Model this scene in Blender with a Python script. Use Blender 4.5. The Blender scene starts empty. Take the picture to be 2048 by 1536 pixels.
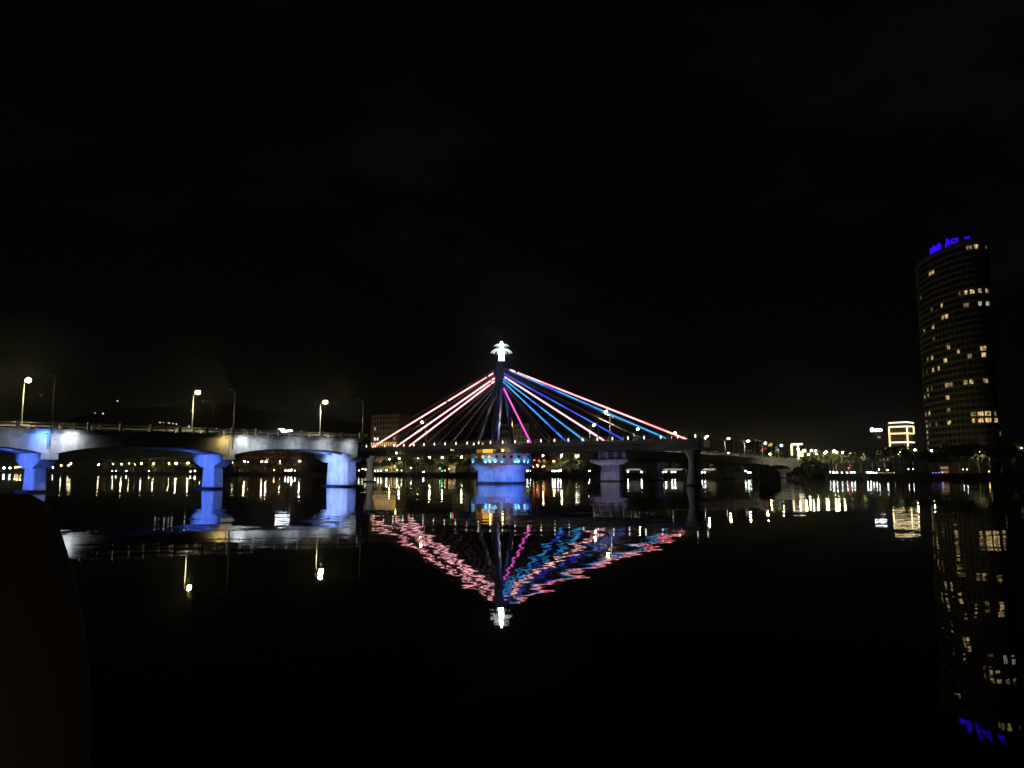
import bpy, bmesh, math, random
from mathutils import Vector, Matrix
random.seed(7)
R = math.radians
sc = bpy.context.scene
col = sc.collection

# ------------------------------------------------------------------ camera
F = 1538.0            # focal length in photo pixels (2048 wide)
PITCH = R(6.47)
ROLL = R(0.0)
CAMH = 3.6
cd = bpy.data.cameras.new('camera')
cam = bpy.data.objects.new('camera', cd); col.objects.link(cam)
cd.sensor_width = 36; cd.lens = F / 2048 * 36
cd.clip_start = 0.05; cd.clip_end = 20000
cam.matrix_world = (Matrix.Translation((0, 0, CAMH)) @ Matrix.Rotation(R(90) + PITCH, 4, 'X') @ Matrix.Rotation(ROLL, 4, 'Z'))
sc.camera = cam

# ------------------------------------------------------------------ world (night sky with a little city glow low down)
w = bpy.data.worlds.new('World'); sc.world = w; w.use_nodes = True
nt = w.node_tree; nt.nodes.clear()
out = nt.nodes.new('ShaderNodeOutputWorld'); bg = nt.nodes.new('ShaderNodeBackground')
tc = nt.nodes.new('ShaderNodeTexCoord'); sp = nt.nodes.new('ShaderNodeSeparateXYZ')
cr = nt.nodes.new('ShaderNodeValToRGB')
nt.links.new(tc.outputs['Generated'], sp.inputs[0]); nt.links.new(sp.outputs['Z'], cr.inputs[0])
cr.color_ramp.elements[0].position = 0.0; cr.color_ramp.elements[0].color = (0.0011, 0.0010, 0.0008, 1)
cr.color_ramp.elements[1].position = 0.22; cr.color_ramp.elements[1].color = (0.00085, 0.00085, 0.0008, 1)
cn = nt.nodes.new('ShaderNodeTexNoise'); cn.inputs['Scale'].default_value = 3.2; cn.inputs['Detail'].default_value = 6; cn.inputs['Roughness'].default_value = .6
cm_ = nt.nodes.new('ShaderNodeMapping'); cm_.inputs['Scale'].default_value = (1, 1, 2.2)
cc = nt.nodes.new('ShaderNodeValToRGB'); cc.color_ramp.elements[0].position = .52; cc.color_ramp.elements[0].color = (0, 0, 0, 1)
cc.color_ramp.elements[1].position = .72; cc.color_ramp.elements[1].color = (.0016, .0019, .0026, 1)
ca = nt.nodes.new('ShaderNodeVectorMath'); ca.operation = 'ADD'
nt.links.new(tc.outputs['Generated'], cm_.inputs[0]); nt.links.new(cm_.outputs[0], cn.inputs['Vector']); nt.links.new(cn.outputs['Fac'], cc.inputs[0])
nt.links.new(cr.outputs[0], ca.inputs[0]); nt.links.new(cc.outputs[0], ca.inputs[1]); nt.links.new(ca.outputs[0], bg.inputs[0]); nt.links.new(bg.outputs[0], out.inputs[0])
bg.inputs[1].default_value = 1.0

sc.view_settings.view_transform = 'Standard'; sc.view_settings.look = 'None'
sc.view_settings.exposure = 0; sc.view_settings.gamma = 1
sc.cycles.caustics_reflective = False; sc.cycles.caustics_refractive = False
sc.cycles.max_bounces = 5; sc.cycles.diffuse_bounces = 2; sc.cycles.glossy_bounces = 3
sc.cycles.sample_clamp_indirect = 80; sc.cycles.sample_clamp_direct = 0
sc.cycles.use_adaptive_sampling = False
sc.cycles.use_light_tree = True
sc.cycles.filter_width = 1.6

# ------------------------------------------------------------------ materials
MATS = {}
def mat(name, color, rough=0.8, metal=0.0, noise=0.0, nscale=1.0, emit=None, estr=0.0, bump=0.0):
    if name in MATS: return MATS[name]
    m = bpy.data.materials.new(name); m.use_nodes = True
    t = m.node_tree; b = t.nodes['Principled BSDF']
    b.inputs['Base Color'].default_value = (*color, 1); b.inputs['Roughness'].default_value = rough
    b.inputs['Metallic'].default_value = metal
    if noise > 0:
        co = t.nodes.new('ShaderNodeTexCoord')
        n = t.nodes.new('ShaderNodeTexNoise'); n.inputs['Scale'].default_value = nscale; n.inputs['Detail'].default_value = 6
        mp = t.nodes.new('ShaderNodeMapping'); mp.inputs['Scale'].default_value = (1, 1, 0.35)
        t.links.new(co.outputs['Object'], mp.inputs[0]); t.links.new(mp.outputs[0], n.inputs['Vector'])
        r = t.nodes.new('ShaderNodeValToRGB')
        r.color_ramp.elements[0].position = 0.3; r.color_ramp.elements[1].position = 0.7
        r.color_ramp.elements[0].color = (*[c * (1 - noise) for c in color], 1)
        r.color_ramp.elements[1].color = (*[min(1, c * (1 + noise * .5)) for c in color], 1)
        t.links.new(n.outputs['Fac'], r.inputs[0]); t.links.new(r.outputs[0], b.inputs['Base Color'])
        if bump > 0:
            bm_ = t.nodes.new('ShaderNodeBump'); bm_.inputs['Strength'].default_value = bump; bm_.inputs['Distance'].default_value = .1
            t.links.new(n.outputs['Fac'], bm_.inputs['Height']); t.links.new(bm_.outputs[0], b.inputs['Normal'])
    if emit:
        b.inputs['Emission Color'].default_value = (*emit, 1); b.inputs['Emission Strength'].default_value = estr
    MATS[name] = m
    return m
def glow(name, c, s):
    return mat(name, (.02, .02, .02), .5, emit=c, estr=s)

CONC = mat('concrete', (.42, .42, .41), .85, noise=.3, nscale=1.1, bump=.25)
CONC_D = mat('old_concrete', (.2, .2, .19), .9, noise=.4, nscale=.6)
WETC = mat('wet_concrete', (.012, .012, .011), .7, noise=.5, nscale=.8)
PIPE = mat('rail_paint', (.45, .44, .42), .5, metal=.3)
POLE = mat('galvanised_steel', (.17, .17, .16), .5, metal=.5)
BLUEP = mat('blue_steel_paint', (.06, .085, .2), .45, noise=.2, nscale=.5)
GREYP = mat('grey_steel_paint', (.25, .26, .28), .5, noise=.2, nscale=.4)
CABLE = mat('cable_sheath', (.22, .2, .2), .5)
DARK = mat('dark_metal', (.02, .02, .022), .6)
ASPH = mat('asphalt', (.05, .05, .05), .9, noise=.3, nscale=.5)
EARTH = mat('earth', (.04, .045, .03), .95, noise=.5, nscale=.05)
BANKM = mat('quay_stone', (.045, .043, .038), .9, noise=.5, nscale=.3)
BARK = mat('bark', (.07, .05, .035), .9, noise=.4, nscale=2)
def leafmat(name, c):
    m = mat(name, c, .75, noise=.55, nscale=.6)
    return m
LEAF = leafmat('leaf_green', (.06, .09, .02)); LEAF2 = leafmat('leaf_dark', (.035, .05, .02)); LEAF3 = leafmat('leaf_olive', (.08, .09, .025))
GL_LAMP = glow('lamp_glow', (1, .86, .42), 170)
GL_LAMPW = glow('lamp_glow_white', (.95, 1, .92), 90)
GL_ORANGE = glow('lamp_glow_sodium', (1, .5, .08), 90)
GL_DIM = glow('lamp_glow_small', (1, .9, .62), 40)
GL_LANT = glow('lantern_glow', (1, .9, .78), 3.2)
GL_FIN = glow('finial_glow', (.9, 1, 1), 14)
GL_PETAL = glow('petal_glow', (.8, .92, .92), 1.15)
GL_HILL = glow('hill_glow', (.9, 1, .85), 3.5)
GLASS_D = mat('dark_glass', (.02, .025, .03), .15)

def ledmat(name, stops, strength, scale, detail=2.0):
    """colour changes along a light tube: programmed LED segments"""
    m = bpy.data.materials.new(name); m.use_nodes = True
    t = m.node_tree; b = t.nodes['Principled BSDF']; b.inputs['Base Color'].default_value = (.05, .05, .05, 1)
    co = t.nodes.new('ShaderNodeTexCoord'); n = t.nodes.new('ShaderNodeTexNoise')
    n.inputs['Scale'].default_value = scale; n.inputs['Detail'].default_value = detail
    t.links.new(co.outputs['Object'], n.inputs['Vector'])
    r = t.nodes.new('ShaderNodeValToRGB'); cr = r.color_ramp
    cr.elements[0].position = stops[0][0]; cr.elements[0].color = (*stops[0][1], 1)
    cr.elements[1].position = stops[-1][0]; cr.elements[1].color = (*stops[-1][1], 1)
    for p, c in stops[1:-1]:
        e = cr.elements.new(p); e.color = (*c, 1)
    t.links.new(n.outputs['Fac'], r.inputs[0]); t.links.new(r.outputs[0], b.inputs['Emission Color'])
    b.inputs['Emission Strength'].default_value = strength
    return m
LED_PINK = ledmat('led_pink', [(.35, (1, .33, .36)), (.5, (1, .42, .45)), (.65, (1, .38, .33))], 3.0, .12)
LED_ROSE = ledmat('led_rose', [(.35, (1, .42, .5)), (.65, (1, .47, .48))], 3.0, .1)
LED_RED = ledmat('led_red', [(.35, (1, .18, .22)), (.5, (1, .34, .36)), (.65, (1, .26, .22))], 3.0, .1)
LED_CYAN = ledmat('led_cyan', [(.36, (.01, .06, .6)), (.43, (.022, .25, .7)), (.56, (.03, .31, .66)), (.66, (.01, .06, .8))], 2.1, .16)
LED_BLUE = ledmat('led_blue', [(.38, (.01, .02, .6)), (.5, (.02, .05, .6)), (.6, (.02, .14, .6))], 2.0, .14)
LED_MAG = ledmat('led_magenta', [(.35, (1, .05, .75)), (.65, (1, .12, .62))], 1.7, .14)

# ------------------------------------------------------------------ helpers
class MB:
    def __init__(s): s.v = []; s.f = []; s.sm = False
    def add(s, vs, fs):
        k = len(s.v); s.v += [Vector(p) for p in vs]; s.f += [tuple(i + k for i in f) for f in fs]; return s
    def box(s, x0, x1, y0, y1, z0, z1):
        return s.add([(x0,y0,z0),(x1,y0,z0),(x1,y1,z0),(x0,y1,z0),(x0,y0,z1),(x1,y0,z1),(x1,y1,z1),(x0,y1,z1)],
                     [(0,3,2,1),(4,5,6,7),(0,1,5,4),(1,2,6,5),(2,3,7,6),(3,0,4,7)])
    def hexa(s, b, t):
        """b, t: 4 bottom and 4 top points"""
        return s.add(list(b) + list(t), [(0,3,2,1),(4,5,6,7),(0,1,5,4),(1,2,6,5),(2,3,7,6),(3,0,4,7)])
    def tube(s, p0, p1, r0, r1=None, n=8, cap=True):
        p0 = Vector(p0); p1 = Vector(p1); r1 = r0 if r1 is None else r1
        d = (p1 - p0).normalized(); a = d.orthogonal().normalized(); b = d.cross(a)
        vs = []
        for p, r in ((p0, r0), (p1, r1)):
            for i in range(n):
                t = 2 * math.pi * i / n; vs.append(p + a * (r * math.cos(t)) + b * (r * math.sin(t)))
        fs = [(i, (i + 1) % n, n + (i + 1) % n, n + i) for i in range(n)]
        if cap: fs += [tuple(range(n))[::-1], tuple(range(n, 2 * n))]
        return s.add(vs, fs)
    def path(s, pts, r, n=8):
        for a, b in zip(pts, pts[1:]): s.tube(a, b, r, r, n)
        return s
    def lathe(s, prof, c=(0, 0, 0), n=16, a0=0.0, capb=True, capt=True):
        vs = []
        for r, z in prof:
            for i in range(n):
                t = a0 + 2 * math.pi * i / n
                vs.append((c[0] + r * math.cos(t), c[1] + r * math.sin(t), c[2] + z))
        fs = []
        for k in range(len(prof) - 1):
            for i in range(n):
                j = (i + 1) % n
                fs.append((k*n+i, k*n+j, (k+1)*n+j, (k+1)*n+i))
        if capb: fs.append(tuple(range(n))[::-1])
        if capt: fs.append(tuple(range((len(prof)-1)*n, len(prof)*n)))
        return s.add(vs, fs)
    def ball(s, c, r, n=8, m=6, sx=1, sy=1, sz=1):
        prof = []
        vs = [Vector((0, 0, -1))]
        for k in range(1, m):
            ph = -math.pi / 2 + math.pi * k / m
            for i in range(n):
                t = 2 * math.pi * i / n; vs.append(Vector((math.cos(ph) * math.cos(t), math.cos(ph) * math.sin(t), math.sin(ph))))
        vs.append(Vector((0, 0, 1)))
        c = Vector(c)
        vs = [c + Vector((v.x * r * sx, v.y * r * sy, v.z * r * sz)) for v in vs]
        fs = [(0, 1 + (i + 1) % n, 1 + i) for i in range(n)]
        for k in range(m - 2):
            for i in range(n):
                j = (i + 1) % n; a = 1 + k * n
                fs.append((a + i, a + j, a + n + j, a + n + i))
        L = len(vs) - 1; a = 1 + (m - 2) * n
        fs += [(a + i, a + (i + 1) % n, L) for i in range(n)]
        return s.add(vs, fs)
    def xf(s, M):
        s.v = [M @ p for p in s.v]; return s
    def build(s, name, m, parent=None, local=False, smooth=False):
        """vertices are world coordinates unless local"""
        me = bpy.data.meshes.new(name)
        off = Vector((0, 0, 0)); loc = Vector((0, 0, 0))
        if not local:
            if parent is not None:
                p = parent
                while p is not None: off += p.location; p = p.parent
            else:
                xs = [p.x for p in s.v]; ys = [p.y for p in s.v]; zs = [p.z for p in s.v]
                off = Vector(((min(xs)+max(xs))/2, (min(ys)+max(ys))/2, min(zs))); loc = off.copy()
        me.from_pydata([p - off for p in s.v], [], s.f)
        if smooth:
            for p in me.polygons: p.use_smooth = True
        me.materials.append(m)
        o = bpy.data.objects.new(name, me); col.objects.link(o); o.location = loc
        if parent is not None: o.parent = parent
        return o
def tag(o, label=None, cat=None, group=None, kind=None):
    if label: o['label'] = label
    if cat: o['category'] = cat
    if group: o['group'] = group
    if kind: o['kind'] = kind
    return o
def empty(name, loc, rz=0.0):
    o = bpy.data.objects.new(name, None); col.objects.link(o); o.location = loc; o.rotation_euler = (0, 0, rz); o.empty_display_size = .5
    return o
def copy_tree(o, parent=None):
    c = o.copy(); col.objects.link(c); c.parent = parent
    for ch in list(o.children): copy_tree(ch, c)
    return c
def light(kind, name, loc, energy, color, parent=None, target=None, angle=60, radius=.15, blend=.6):
    ld = bpy.data.lights.new(name, kind); ld.energy = energy; ld.color = color; ld.shadow_soft_size = radius
    if kind == 'SPOT': ld.spot_size = R(angle); ld.spot_blend = blend
    o = bpy.data.objects.new(name, ld); col.objects.link(o)
    off = Vector((0, 0, 0)); p = parent
    while p is not None: off += p.location; p = p.parent
    o.location = Vector(loc) - off
    if target is not None:
        o.rotation_euler = (Vector(target) - Vector(loc)).to_track_quat('-Z', 'Y').to_euler()
    if parent is not None: o.parent = parent
    return o
C_, S_ = math.cos(PITCH), math.sin(PITCH)
def pix(px, py):
    return (px - 1024) / F, (768 - py) / F
def at(px, py, Y):
    x, y = pix(px, py); k = Y / (C_ - y * S_)
    return Vector((x * k, Y, CAMH + k * (S_ + y * C_)))
def zat(py, Y):
    y = (768 - py) / F
    return CAMH + Y * (S_ + y * C_) / (C_ - y * S_)
ORD = ['first','second','third','fourth','fifth','sixth','seventh','eighth','ninth','tenth','eleventh','twelfth','thirteenth','fourteenth','fifteenth','sixteenth','seventeenth','eighteenth','nineteenth','twentieth','twenty-first','twenty-second','twenty-third','twenty-fourth','twenty-fifth','twenty-sixth','twenty-seventh','twenty-eighth','twenty-ninth','thirtieth','thirty-first','thirty-second','thirty-third','thirty-fourth','thirty-fifth','thirty-sixth','thirty-seventh','thirty-eighth','thirty-ninth','fortieth','forty-first','forty-second','forty-third','forty-fourth','forty-fifth','forty-sixth','forty-seventh','forty-eighth','forty-ninth','fiftieth']

# bridge frame -------------------------------------------------------
D = Vector((.6363, .7714, 0)); N = Vector((.7714, -.6363, 0))     # along the bridge, towards the camera side
PIV = Vector((-3.2, 231.5, 0))                                # pivot of the swing span
P0 = Vector((-82.7, 134.3, 0)); SP = 32.95
S_AX = N; W_AX = -D                                           # swing span is opened: lies along N, near edge towards -D
def ztop(P):
    r = (Vector((P.x, P.y, 0)) - PIV).length
    return 11.15 - 4.7e-5 * r * r
def br(t, wv, z=0.0):
    """t in spans from the first visible pier"""
    p = P0 + D * (SP * t) + N * wv; return Vector((p.x, p.y, z))
def sw(s, wv, z=0.0):
    p = PIV + S_AX * s + W_AX * wv; return Vector((p.x, p.y, z))
BANK = Vector((152, 420, 0))
def bankpt(px, setback, py=930):
    x, y = pix(px, py); u = x / (C_ - y * S_)
    b = BANK + D * setback
    k = (u * b.y - b.x) / (N.x - u * N.y)
    p = b + N * k; return Vector((p.x, p.y, 0))

# ------------------------------------------------------------------ water
def build_water():
    m = bpy.data.materials.new('river_water'); m.use_nodes = True
    t = m.node_tree; t.nodes.clear(); L = t.links.new
    o = t.nodes.new('ShaderNodeOutputMaterial'); g = t.nodes.new('ShaderNodeBsdfGlossy'); d = t.nodes.new('ShaderNodeBsdfDiffuse')
    fr = t.nodes.new('ShaderNodeFresnel'); fr.inputs['IOR'].default_value = 1.33
    mx = t.nodes.new('ShaderNodeMixShader')
    g.inputs['Roughness'].default_value = .012; g.inputs['Color'].default_value = (1, 1, 1, 1)
    d.inputs['Color'].default_value = (.006, .008, .008, 1)
    geo = t.nodes.new('ShaderNodeNewGeometry')
    def noise(sx, sy, scale, detail, rough=.5):
        mp = t.nodes.new('ShaderNodeMapping'); mp.inputs['Scale'].default_value = (sx, sy, 1)
        n = t.nodes.new('ShaderNodeTexNoise'); n.inputs['Scale'].default_value = scale; n.inputs['Detail'].default_value = detail
        n.inputs['Roughness'].default_value = rough
        L(geo.outputs['Position'], mp.inputs[0]); L(mp.outputs[0], n.inputs['Vector'])
        s = t.nodes.new('ShaderNodeVectorMath'); s.operation = 'SUBTRACT'; s.inputs[1].default_value = (.5, .5, .5)
        L(n.outputs['Color'], s.inputs[0]); return s
    def scale(v, k):
        s = t.nodes.new('ShaderNodeVectorMath'); s.operation = 'MULTIPLY'; s.inputs[1].default_value = k
        L(v.outputs[0], s.inputs[0]); return s
    big = scale(noise(.35, 1.0, .22, 2), (.012, .020, 0))
    mid = scale(noise(.4, 1.0, .9, 2), (.014, .022, 0))
    fin0 = scale(noise(.6, 1.0, 4.0, 2), (.010, .033, 0))
    # the open middle of the river is rougher than the sheltered water by the quay
    sy = t.nodes.new('ShaderNodeSeparateXYZ'); L(geo.outputs['Position'], sy.inputs[0])
    ry = t.nodes.new('ShaderNodeMapRange'); ry.inputs[1].default_value = 60; ry.inputs[2].default_value = 170; ry.inputs[3].default_value = .42; ry.inputs[4].default_value = 1.15
    L(sy.outputs['Y'], ry.inputs[0])
    fin = t.nodes.new('ShaderNodeVectorMath'); fin.operation = 'SCALE'; L(fin0.outputs[0], fin.inputs[0]); L(ry.outputs[0], fin.inputs['Scale'])
    ad = t.nodes.new('ShaderNodeVectorMath'); ad.operation = 'ADD'; L(big.outputs[0], ad.inputs[0]); L(mid.outputs[0], ad.inputs[1])
    ad2 = t.nodes.new('ShaderNodeVectorMath'); ad2.operation = 'ADD'; L(ad.outputs[0], ad2.inputs[0]); L(fin.outputs[0], ad2.inputs[1])
    # gusts: patches of calmer and rougher water
    mp = t.nodes.new('ShaderNodeMapping'); mp.inputs['Scale'].default_value = (.3, 1, 1)
    pn = t.nodes.new('ShaderNodeTexNoise'); pn.inputs['Scale'].default_value = .035; pn.inputs['Detail'].default_value = 3
    L(geo.outputs['Position'], mp.inputs[0]); L(mp.outputs[0], pn.inputs['Vector'])
    mr = t.nodes.new('ShaderNodeMapRange'); mr.inputs[1].default_value = .35; mr.inputs[2].default_value = .65; mr.inputs[3].default_value = .45; mr.inputs[4].default_value = 1.25
    L(pn.outputs['Fac'], mr.inputs[0])
    sc_ = t.nodes.new('ShaderNodeVectorMath'); sc_.operation = 'SCALE'; L(ad2.outputs[0], sc_.inputs[0]); L(mr.outputs[0], sc_.inputs['Scale'])
    up = t.nodes.new('ShaderNodeVectorMath'); up.operation = 'ADD'; up.inputs[1].default_value = (0, 0, 1); L(sc_.outputs[0], up.inputs[0])
    nn = t.nodes.new('ShaderNodeVectorMath'); nn.operation = 'NORMALIZE'; L(up.outputs[0], nn.inputs[0])
    L(nn.outputs[0], g.inputs['Normal']); L(nn.outputs[0], fr.inputs['Normal'])
    L(fr.outputs[0], mx.inputs[0]); L(d.outputs[0], mx.inputs[1]); L(g.outputs[0], mx.inputs[2]); L(mx.outputs[0], o.inputs[0])
    MB().add([(-3550, -7.5, 0), (3550, -7.5, 0), (3550, 4550, 0), (-3550, 4550, 0)], [(0, 1, 2, 3)]).build('river', m)
    tag(bpy.data.objects['river'], 'dark rippling river mirroring the lights of the bridge and the far bank', 'water', kind='structure')
build_water()

# ------------------------------------------------------------------ far bank, hills, quay
def build_ground():
    mb = MB()
    a0 = BANK - N * 980; a1 = BANK + N * 420
    fr = [a0, a1]; bk = [a1 + D * 3500, a0 + D * 3500]
    b = [Vector((p.x, p.y, -1.5)) for p in (a0, a1, a1 + D * 3500, a0 + D * 3500)]
    t = [Vector((p.x, p.y, 2.0)) for p in (a0, a1, a1 + D * 3500, a0 + D * 3500)]
    mb.hexa(b, t); o = mb.build('far_bank', EARTH); tag(o, 'flat dark land of the far bank', 'ground', kind='structure')
    # embankment wall (coping with steps) in front of the land, one continuous wall
    q = MB()
    for k in range(70):
        s0 = -980 + k * 20; s1 = s0 + 19.7
        p = [BANK + N * s0 - D * 1.6, BANK + N * s1 - D * 1.6, BANK + N * s1 - D * .01, BANK + N * s0 - D * .01]
        q.hexa([Vector((x.x, x.y, -1)) for x in p], [Vector((x.x, x.y, 2.25)) for x in p])
        p = [BANK + N * s0 - D * .5, BANK + N * s1 - D * .5, BANK + N * s1 - D * .2, BANK + N * s0 - D * .2]
        q.hexa([Vector((x.x, x.y, 2.25)) for x in p], [Vector((x.x, x.y, 2.75)) for x in p])
    tag(q.build('embankment_wall', BANKM), 'long low dark stone embankment wall with parapet along the far bank', 'wall')
    # promenade road sheet
    r = MB(); p = [a0 + D * 8, a1 + D * 8, a1 + D * 20, a0 + D * 20]
    r.add([Vector((x.x, x.y, 2.02)) for x in p], [(0, 1, 2, 3)]); tag(r.build('riverside_road', ASPH), 'asphalt road along the far bank', 'road', kind='structure')
    # distant shore, left
    mb = MB(); mb.hexa([(-2500, 1500, -1), (-430, 1500, -1), (-430, 4200, -1), (-2500, 4200, -1)], [(-2500, 1500, 1.6), (-430, 1500, 1.6), (-430, 4200, 1.6), (-2500, 4200, 1.6)])
    tag(mb.build('distant_shore', EARTH), 'low dark distant shore beyond the river mouth', 'ground', kind='structure')
    # hills behind
    mb = MB(); nx, ny = 60, 14; vs = []
    for j in range(ny + 1):
        for i in range(nx + 1):
            x = -3000 + 3300 * i / nx; y = 2400 + 1600 * j / ny
            v = j / ny
            h = 330 * math.sin(math.pi * min(1, v * 1.1) * .5) * (math.exp(-((x + 1500) / 900) ** 2) + .45 * math.exp(-((x + 300) / 500) ** 2))
            h += 18 * math.sin(x * .011 + j) * v + 10 * math.sin(x * .031 + 2 * j) * v
            if i in (0, nx): h = 0
            vs.append((x, y, 1.7 + max(h, 0)))
    fs = [(j*(nx+1)+i, j*(nx+1)+i+1, (j+1)*(nx+1)+i+1, (j+1)*(nx+1)+i) for j in range(ny) for i in range(nx)]
    o = mb.add(vs, fs).build('hills', mat('hill_forest', (.03, .04, .02), .95, noise=.5, nscale=.01), smooth=True)
    tag(o, 'dark wooded hills behind the far shore', 'hills', kind='structure')
    # quay under the camera
    mb = MB().box(-12, 8, -6, 1.7, -1, 2.05); tag(mb.build('quay', CONC_D), 'concrete quay where the photographer stands', 'ground', kind='structure')
build_ground()

# ------------------------------------------------------------------ piers of the fixed bridge
BLUE = (.09, .19, 1.0)
def frame_box(mb, t, w0, w1, l0, l1, z0, z1, w0t=None, w1t=None, l0t=None, l1t=None):
    """box in the bridge frame around pier at t: w across, l along"""
    w0t = w0 if w0t is None else w0t; w1t = w1 if w1t is None else w1t; l0t = l0 if l0t is None else l0t; l1t = l1 if l1t is None else l1t
    q = lambda w_, l_, z: Vector((*(br(t, w_) + D * l_).xy, z))
    mb.hexa([q(w0, l0, z0), q(w1, l0, z0), q(w1, l1, z0), q(w0, l1, z0)], [q(w0t, l0t, z1), q(w1t, l0t, z1), q(w1t, l1t, z1), q(w0t, l1t, z1)])
def pier(t, label, big=False, flood=None, power=0, group='piers of the fixed bridge', side=-1):
    base = br(t, 0, 0); root = empty('bridge_pier', base); tag(root, label, 'bridge pier', group)
    zt = ztop(base) - 3.75
    if big: zt = ztop(base) - 3.2
    Ls, Ts = (4.0, 1.45) if big else (2.3, 1.1)
    Lc, Tc = (8.0, 1.9) if big else (5.9, 1.35)
    zc = zt - (2.1 if big else 2.6)
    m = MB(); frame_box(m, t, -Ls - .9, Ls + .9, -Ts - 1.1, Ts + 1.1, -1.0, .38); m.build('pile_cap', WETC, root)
    m = MB(); n = 20
    # shaft with rounded corners
    prof = []
    for i in range(n):
        a = 2 * math.pi * (i + .5) / n; c, s = math.cos(a), math.sin(a)
        prof.append((math.copysign(abs(c) ** .22, c) * Ls, math.copysign(abs(s) ** .22, s) * Ts))
    vs = []
    for z, k in ((.385, 1.04), (zc, .97)):
        for (a, b) in prof: vs.append(Vector((*(br(t, a * k) + D * b * k).xy, z)))
    m.add(vs, [(i, (i+1) % n, n + (i+1) % n, n + i) for i in range(n)] + [tuple(range(n))[::-1], tuple(range(n, 2*n))]); m.build('shaft', CONC, root)
    m = MB(); frame_box(m, t, -Ls, Ls, -Tc, Tc, zc, zc + (1.2 if big else 1.5), -Lc, Lc, -Tc, Tc)
    frame_box(m, t, -Lc, Lc, -Tc, Tc, zc + (1.2 if big else 1.5), zt); m.build('pier_cap', CONC, root)
    for wv in (-5.2, -1.8, 1.8, 5.2):
        m = MB(); frame_box(m, t, wv - .45, wv + .45, -.5, .5, zt, zt + (.3 if big else .12)); m.build('bearing', DARK, root)
    if flood:
        # floodlights hanging free beside the pier: aimed up the shaft and on to the soffit
        for k, (wv, l) in enumerate(((0, side * 13.0), (-3, side * 12.5))):
            p = br(t, wv) + D * l; 
            lz = 5.0
            light('SPOT', 'pier_flood', (p.x, p.y, lz), power * (1 if k == 0 else .5), flood, root, (base.x, base.y, 4.2), 60, .4, .8)
        p = base + N * 13 + D * (side * 6)
        light('SPOT', 'pier_flood', (p.x, p.y, 2.5), power * .45, flood, root, (base.x, base.y, 3.8), 42, .4, .8)
        p = base - N * 1 + D * (side * (Tc + 1.0))
        light('SPOT', 'soffit_flood', (p.x, p.y, zt - 1.2), power * .10, flood, root, (*(base + D * side * 9 + N * 0.5).xy, zt + 2.6), 100, .3, .8)
    return root
pier(-1, 'concrete pier of the fixed bridge hidden beyond the left picture edge', flood=BLUE, power=6000)
pier(0, 'blue lit concrete pier nearest the left edge of the photo', flood=BLUE, power=9500)
pier(1, 'blue lit hammerhead pier, second from the left, under the yellow lit girder', flood=BLUE, power=9500)
pier(2, 'wide pale blue lit end pier left of the opened swing span', big=True, flood=(.24, .36, 1.0), power=15500)
TFAR = ((PIV + D * 60.7) - P0).dot(D) / SP
pier(TFAR, 'wide violet lit end pier right of the pivot pier, carrying a bare deck end', big=True, flood=None)
for k, lab in enumerate(['dark pier right of the violet lit end pier', 'dark pier behind the hourglass column', 'dark pier above the row of white lights under the right arches', 'dark pier beside the moored boat', 'dark pier nearest the right abutment']):
    pier(TFAR + 1 + k, lab)
p = bpy.data.objects['bridge_pier.004']
q = p.location
light('SPOT', 'pier_flood', (*(q - D * 22 + N * 6).xy, 4.0), 4200, (.42, .36, 1.0), p, (q.x, q.y, 5.0), 52, .4, .8)

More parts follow.
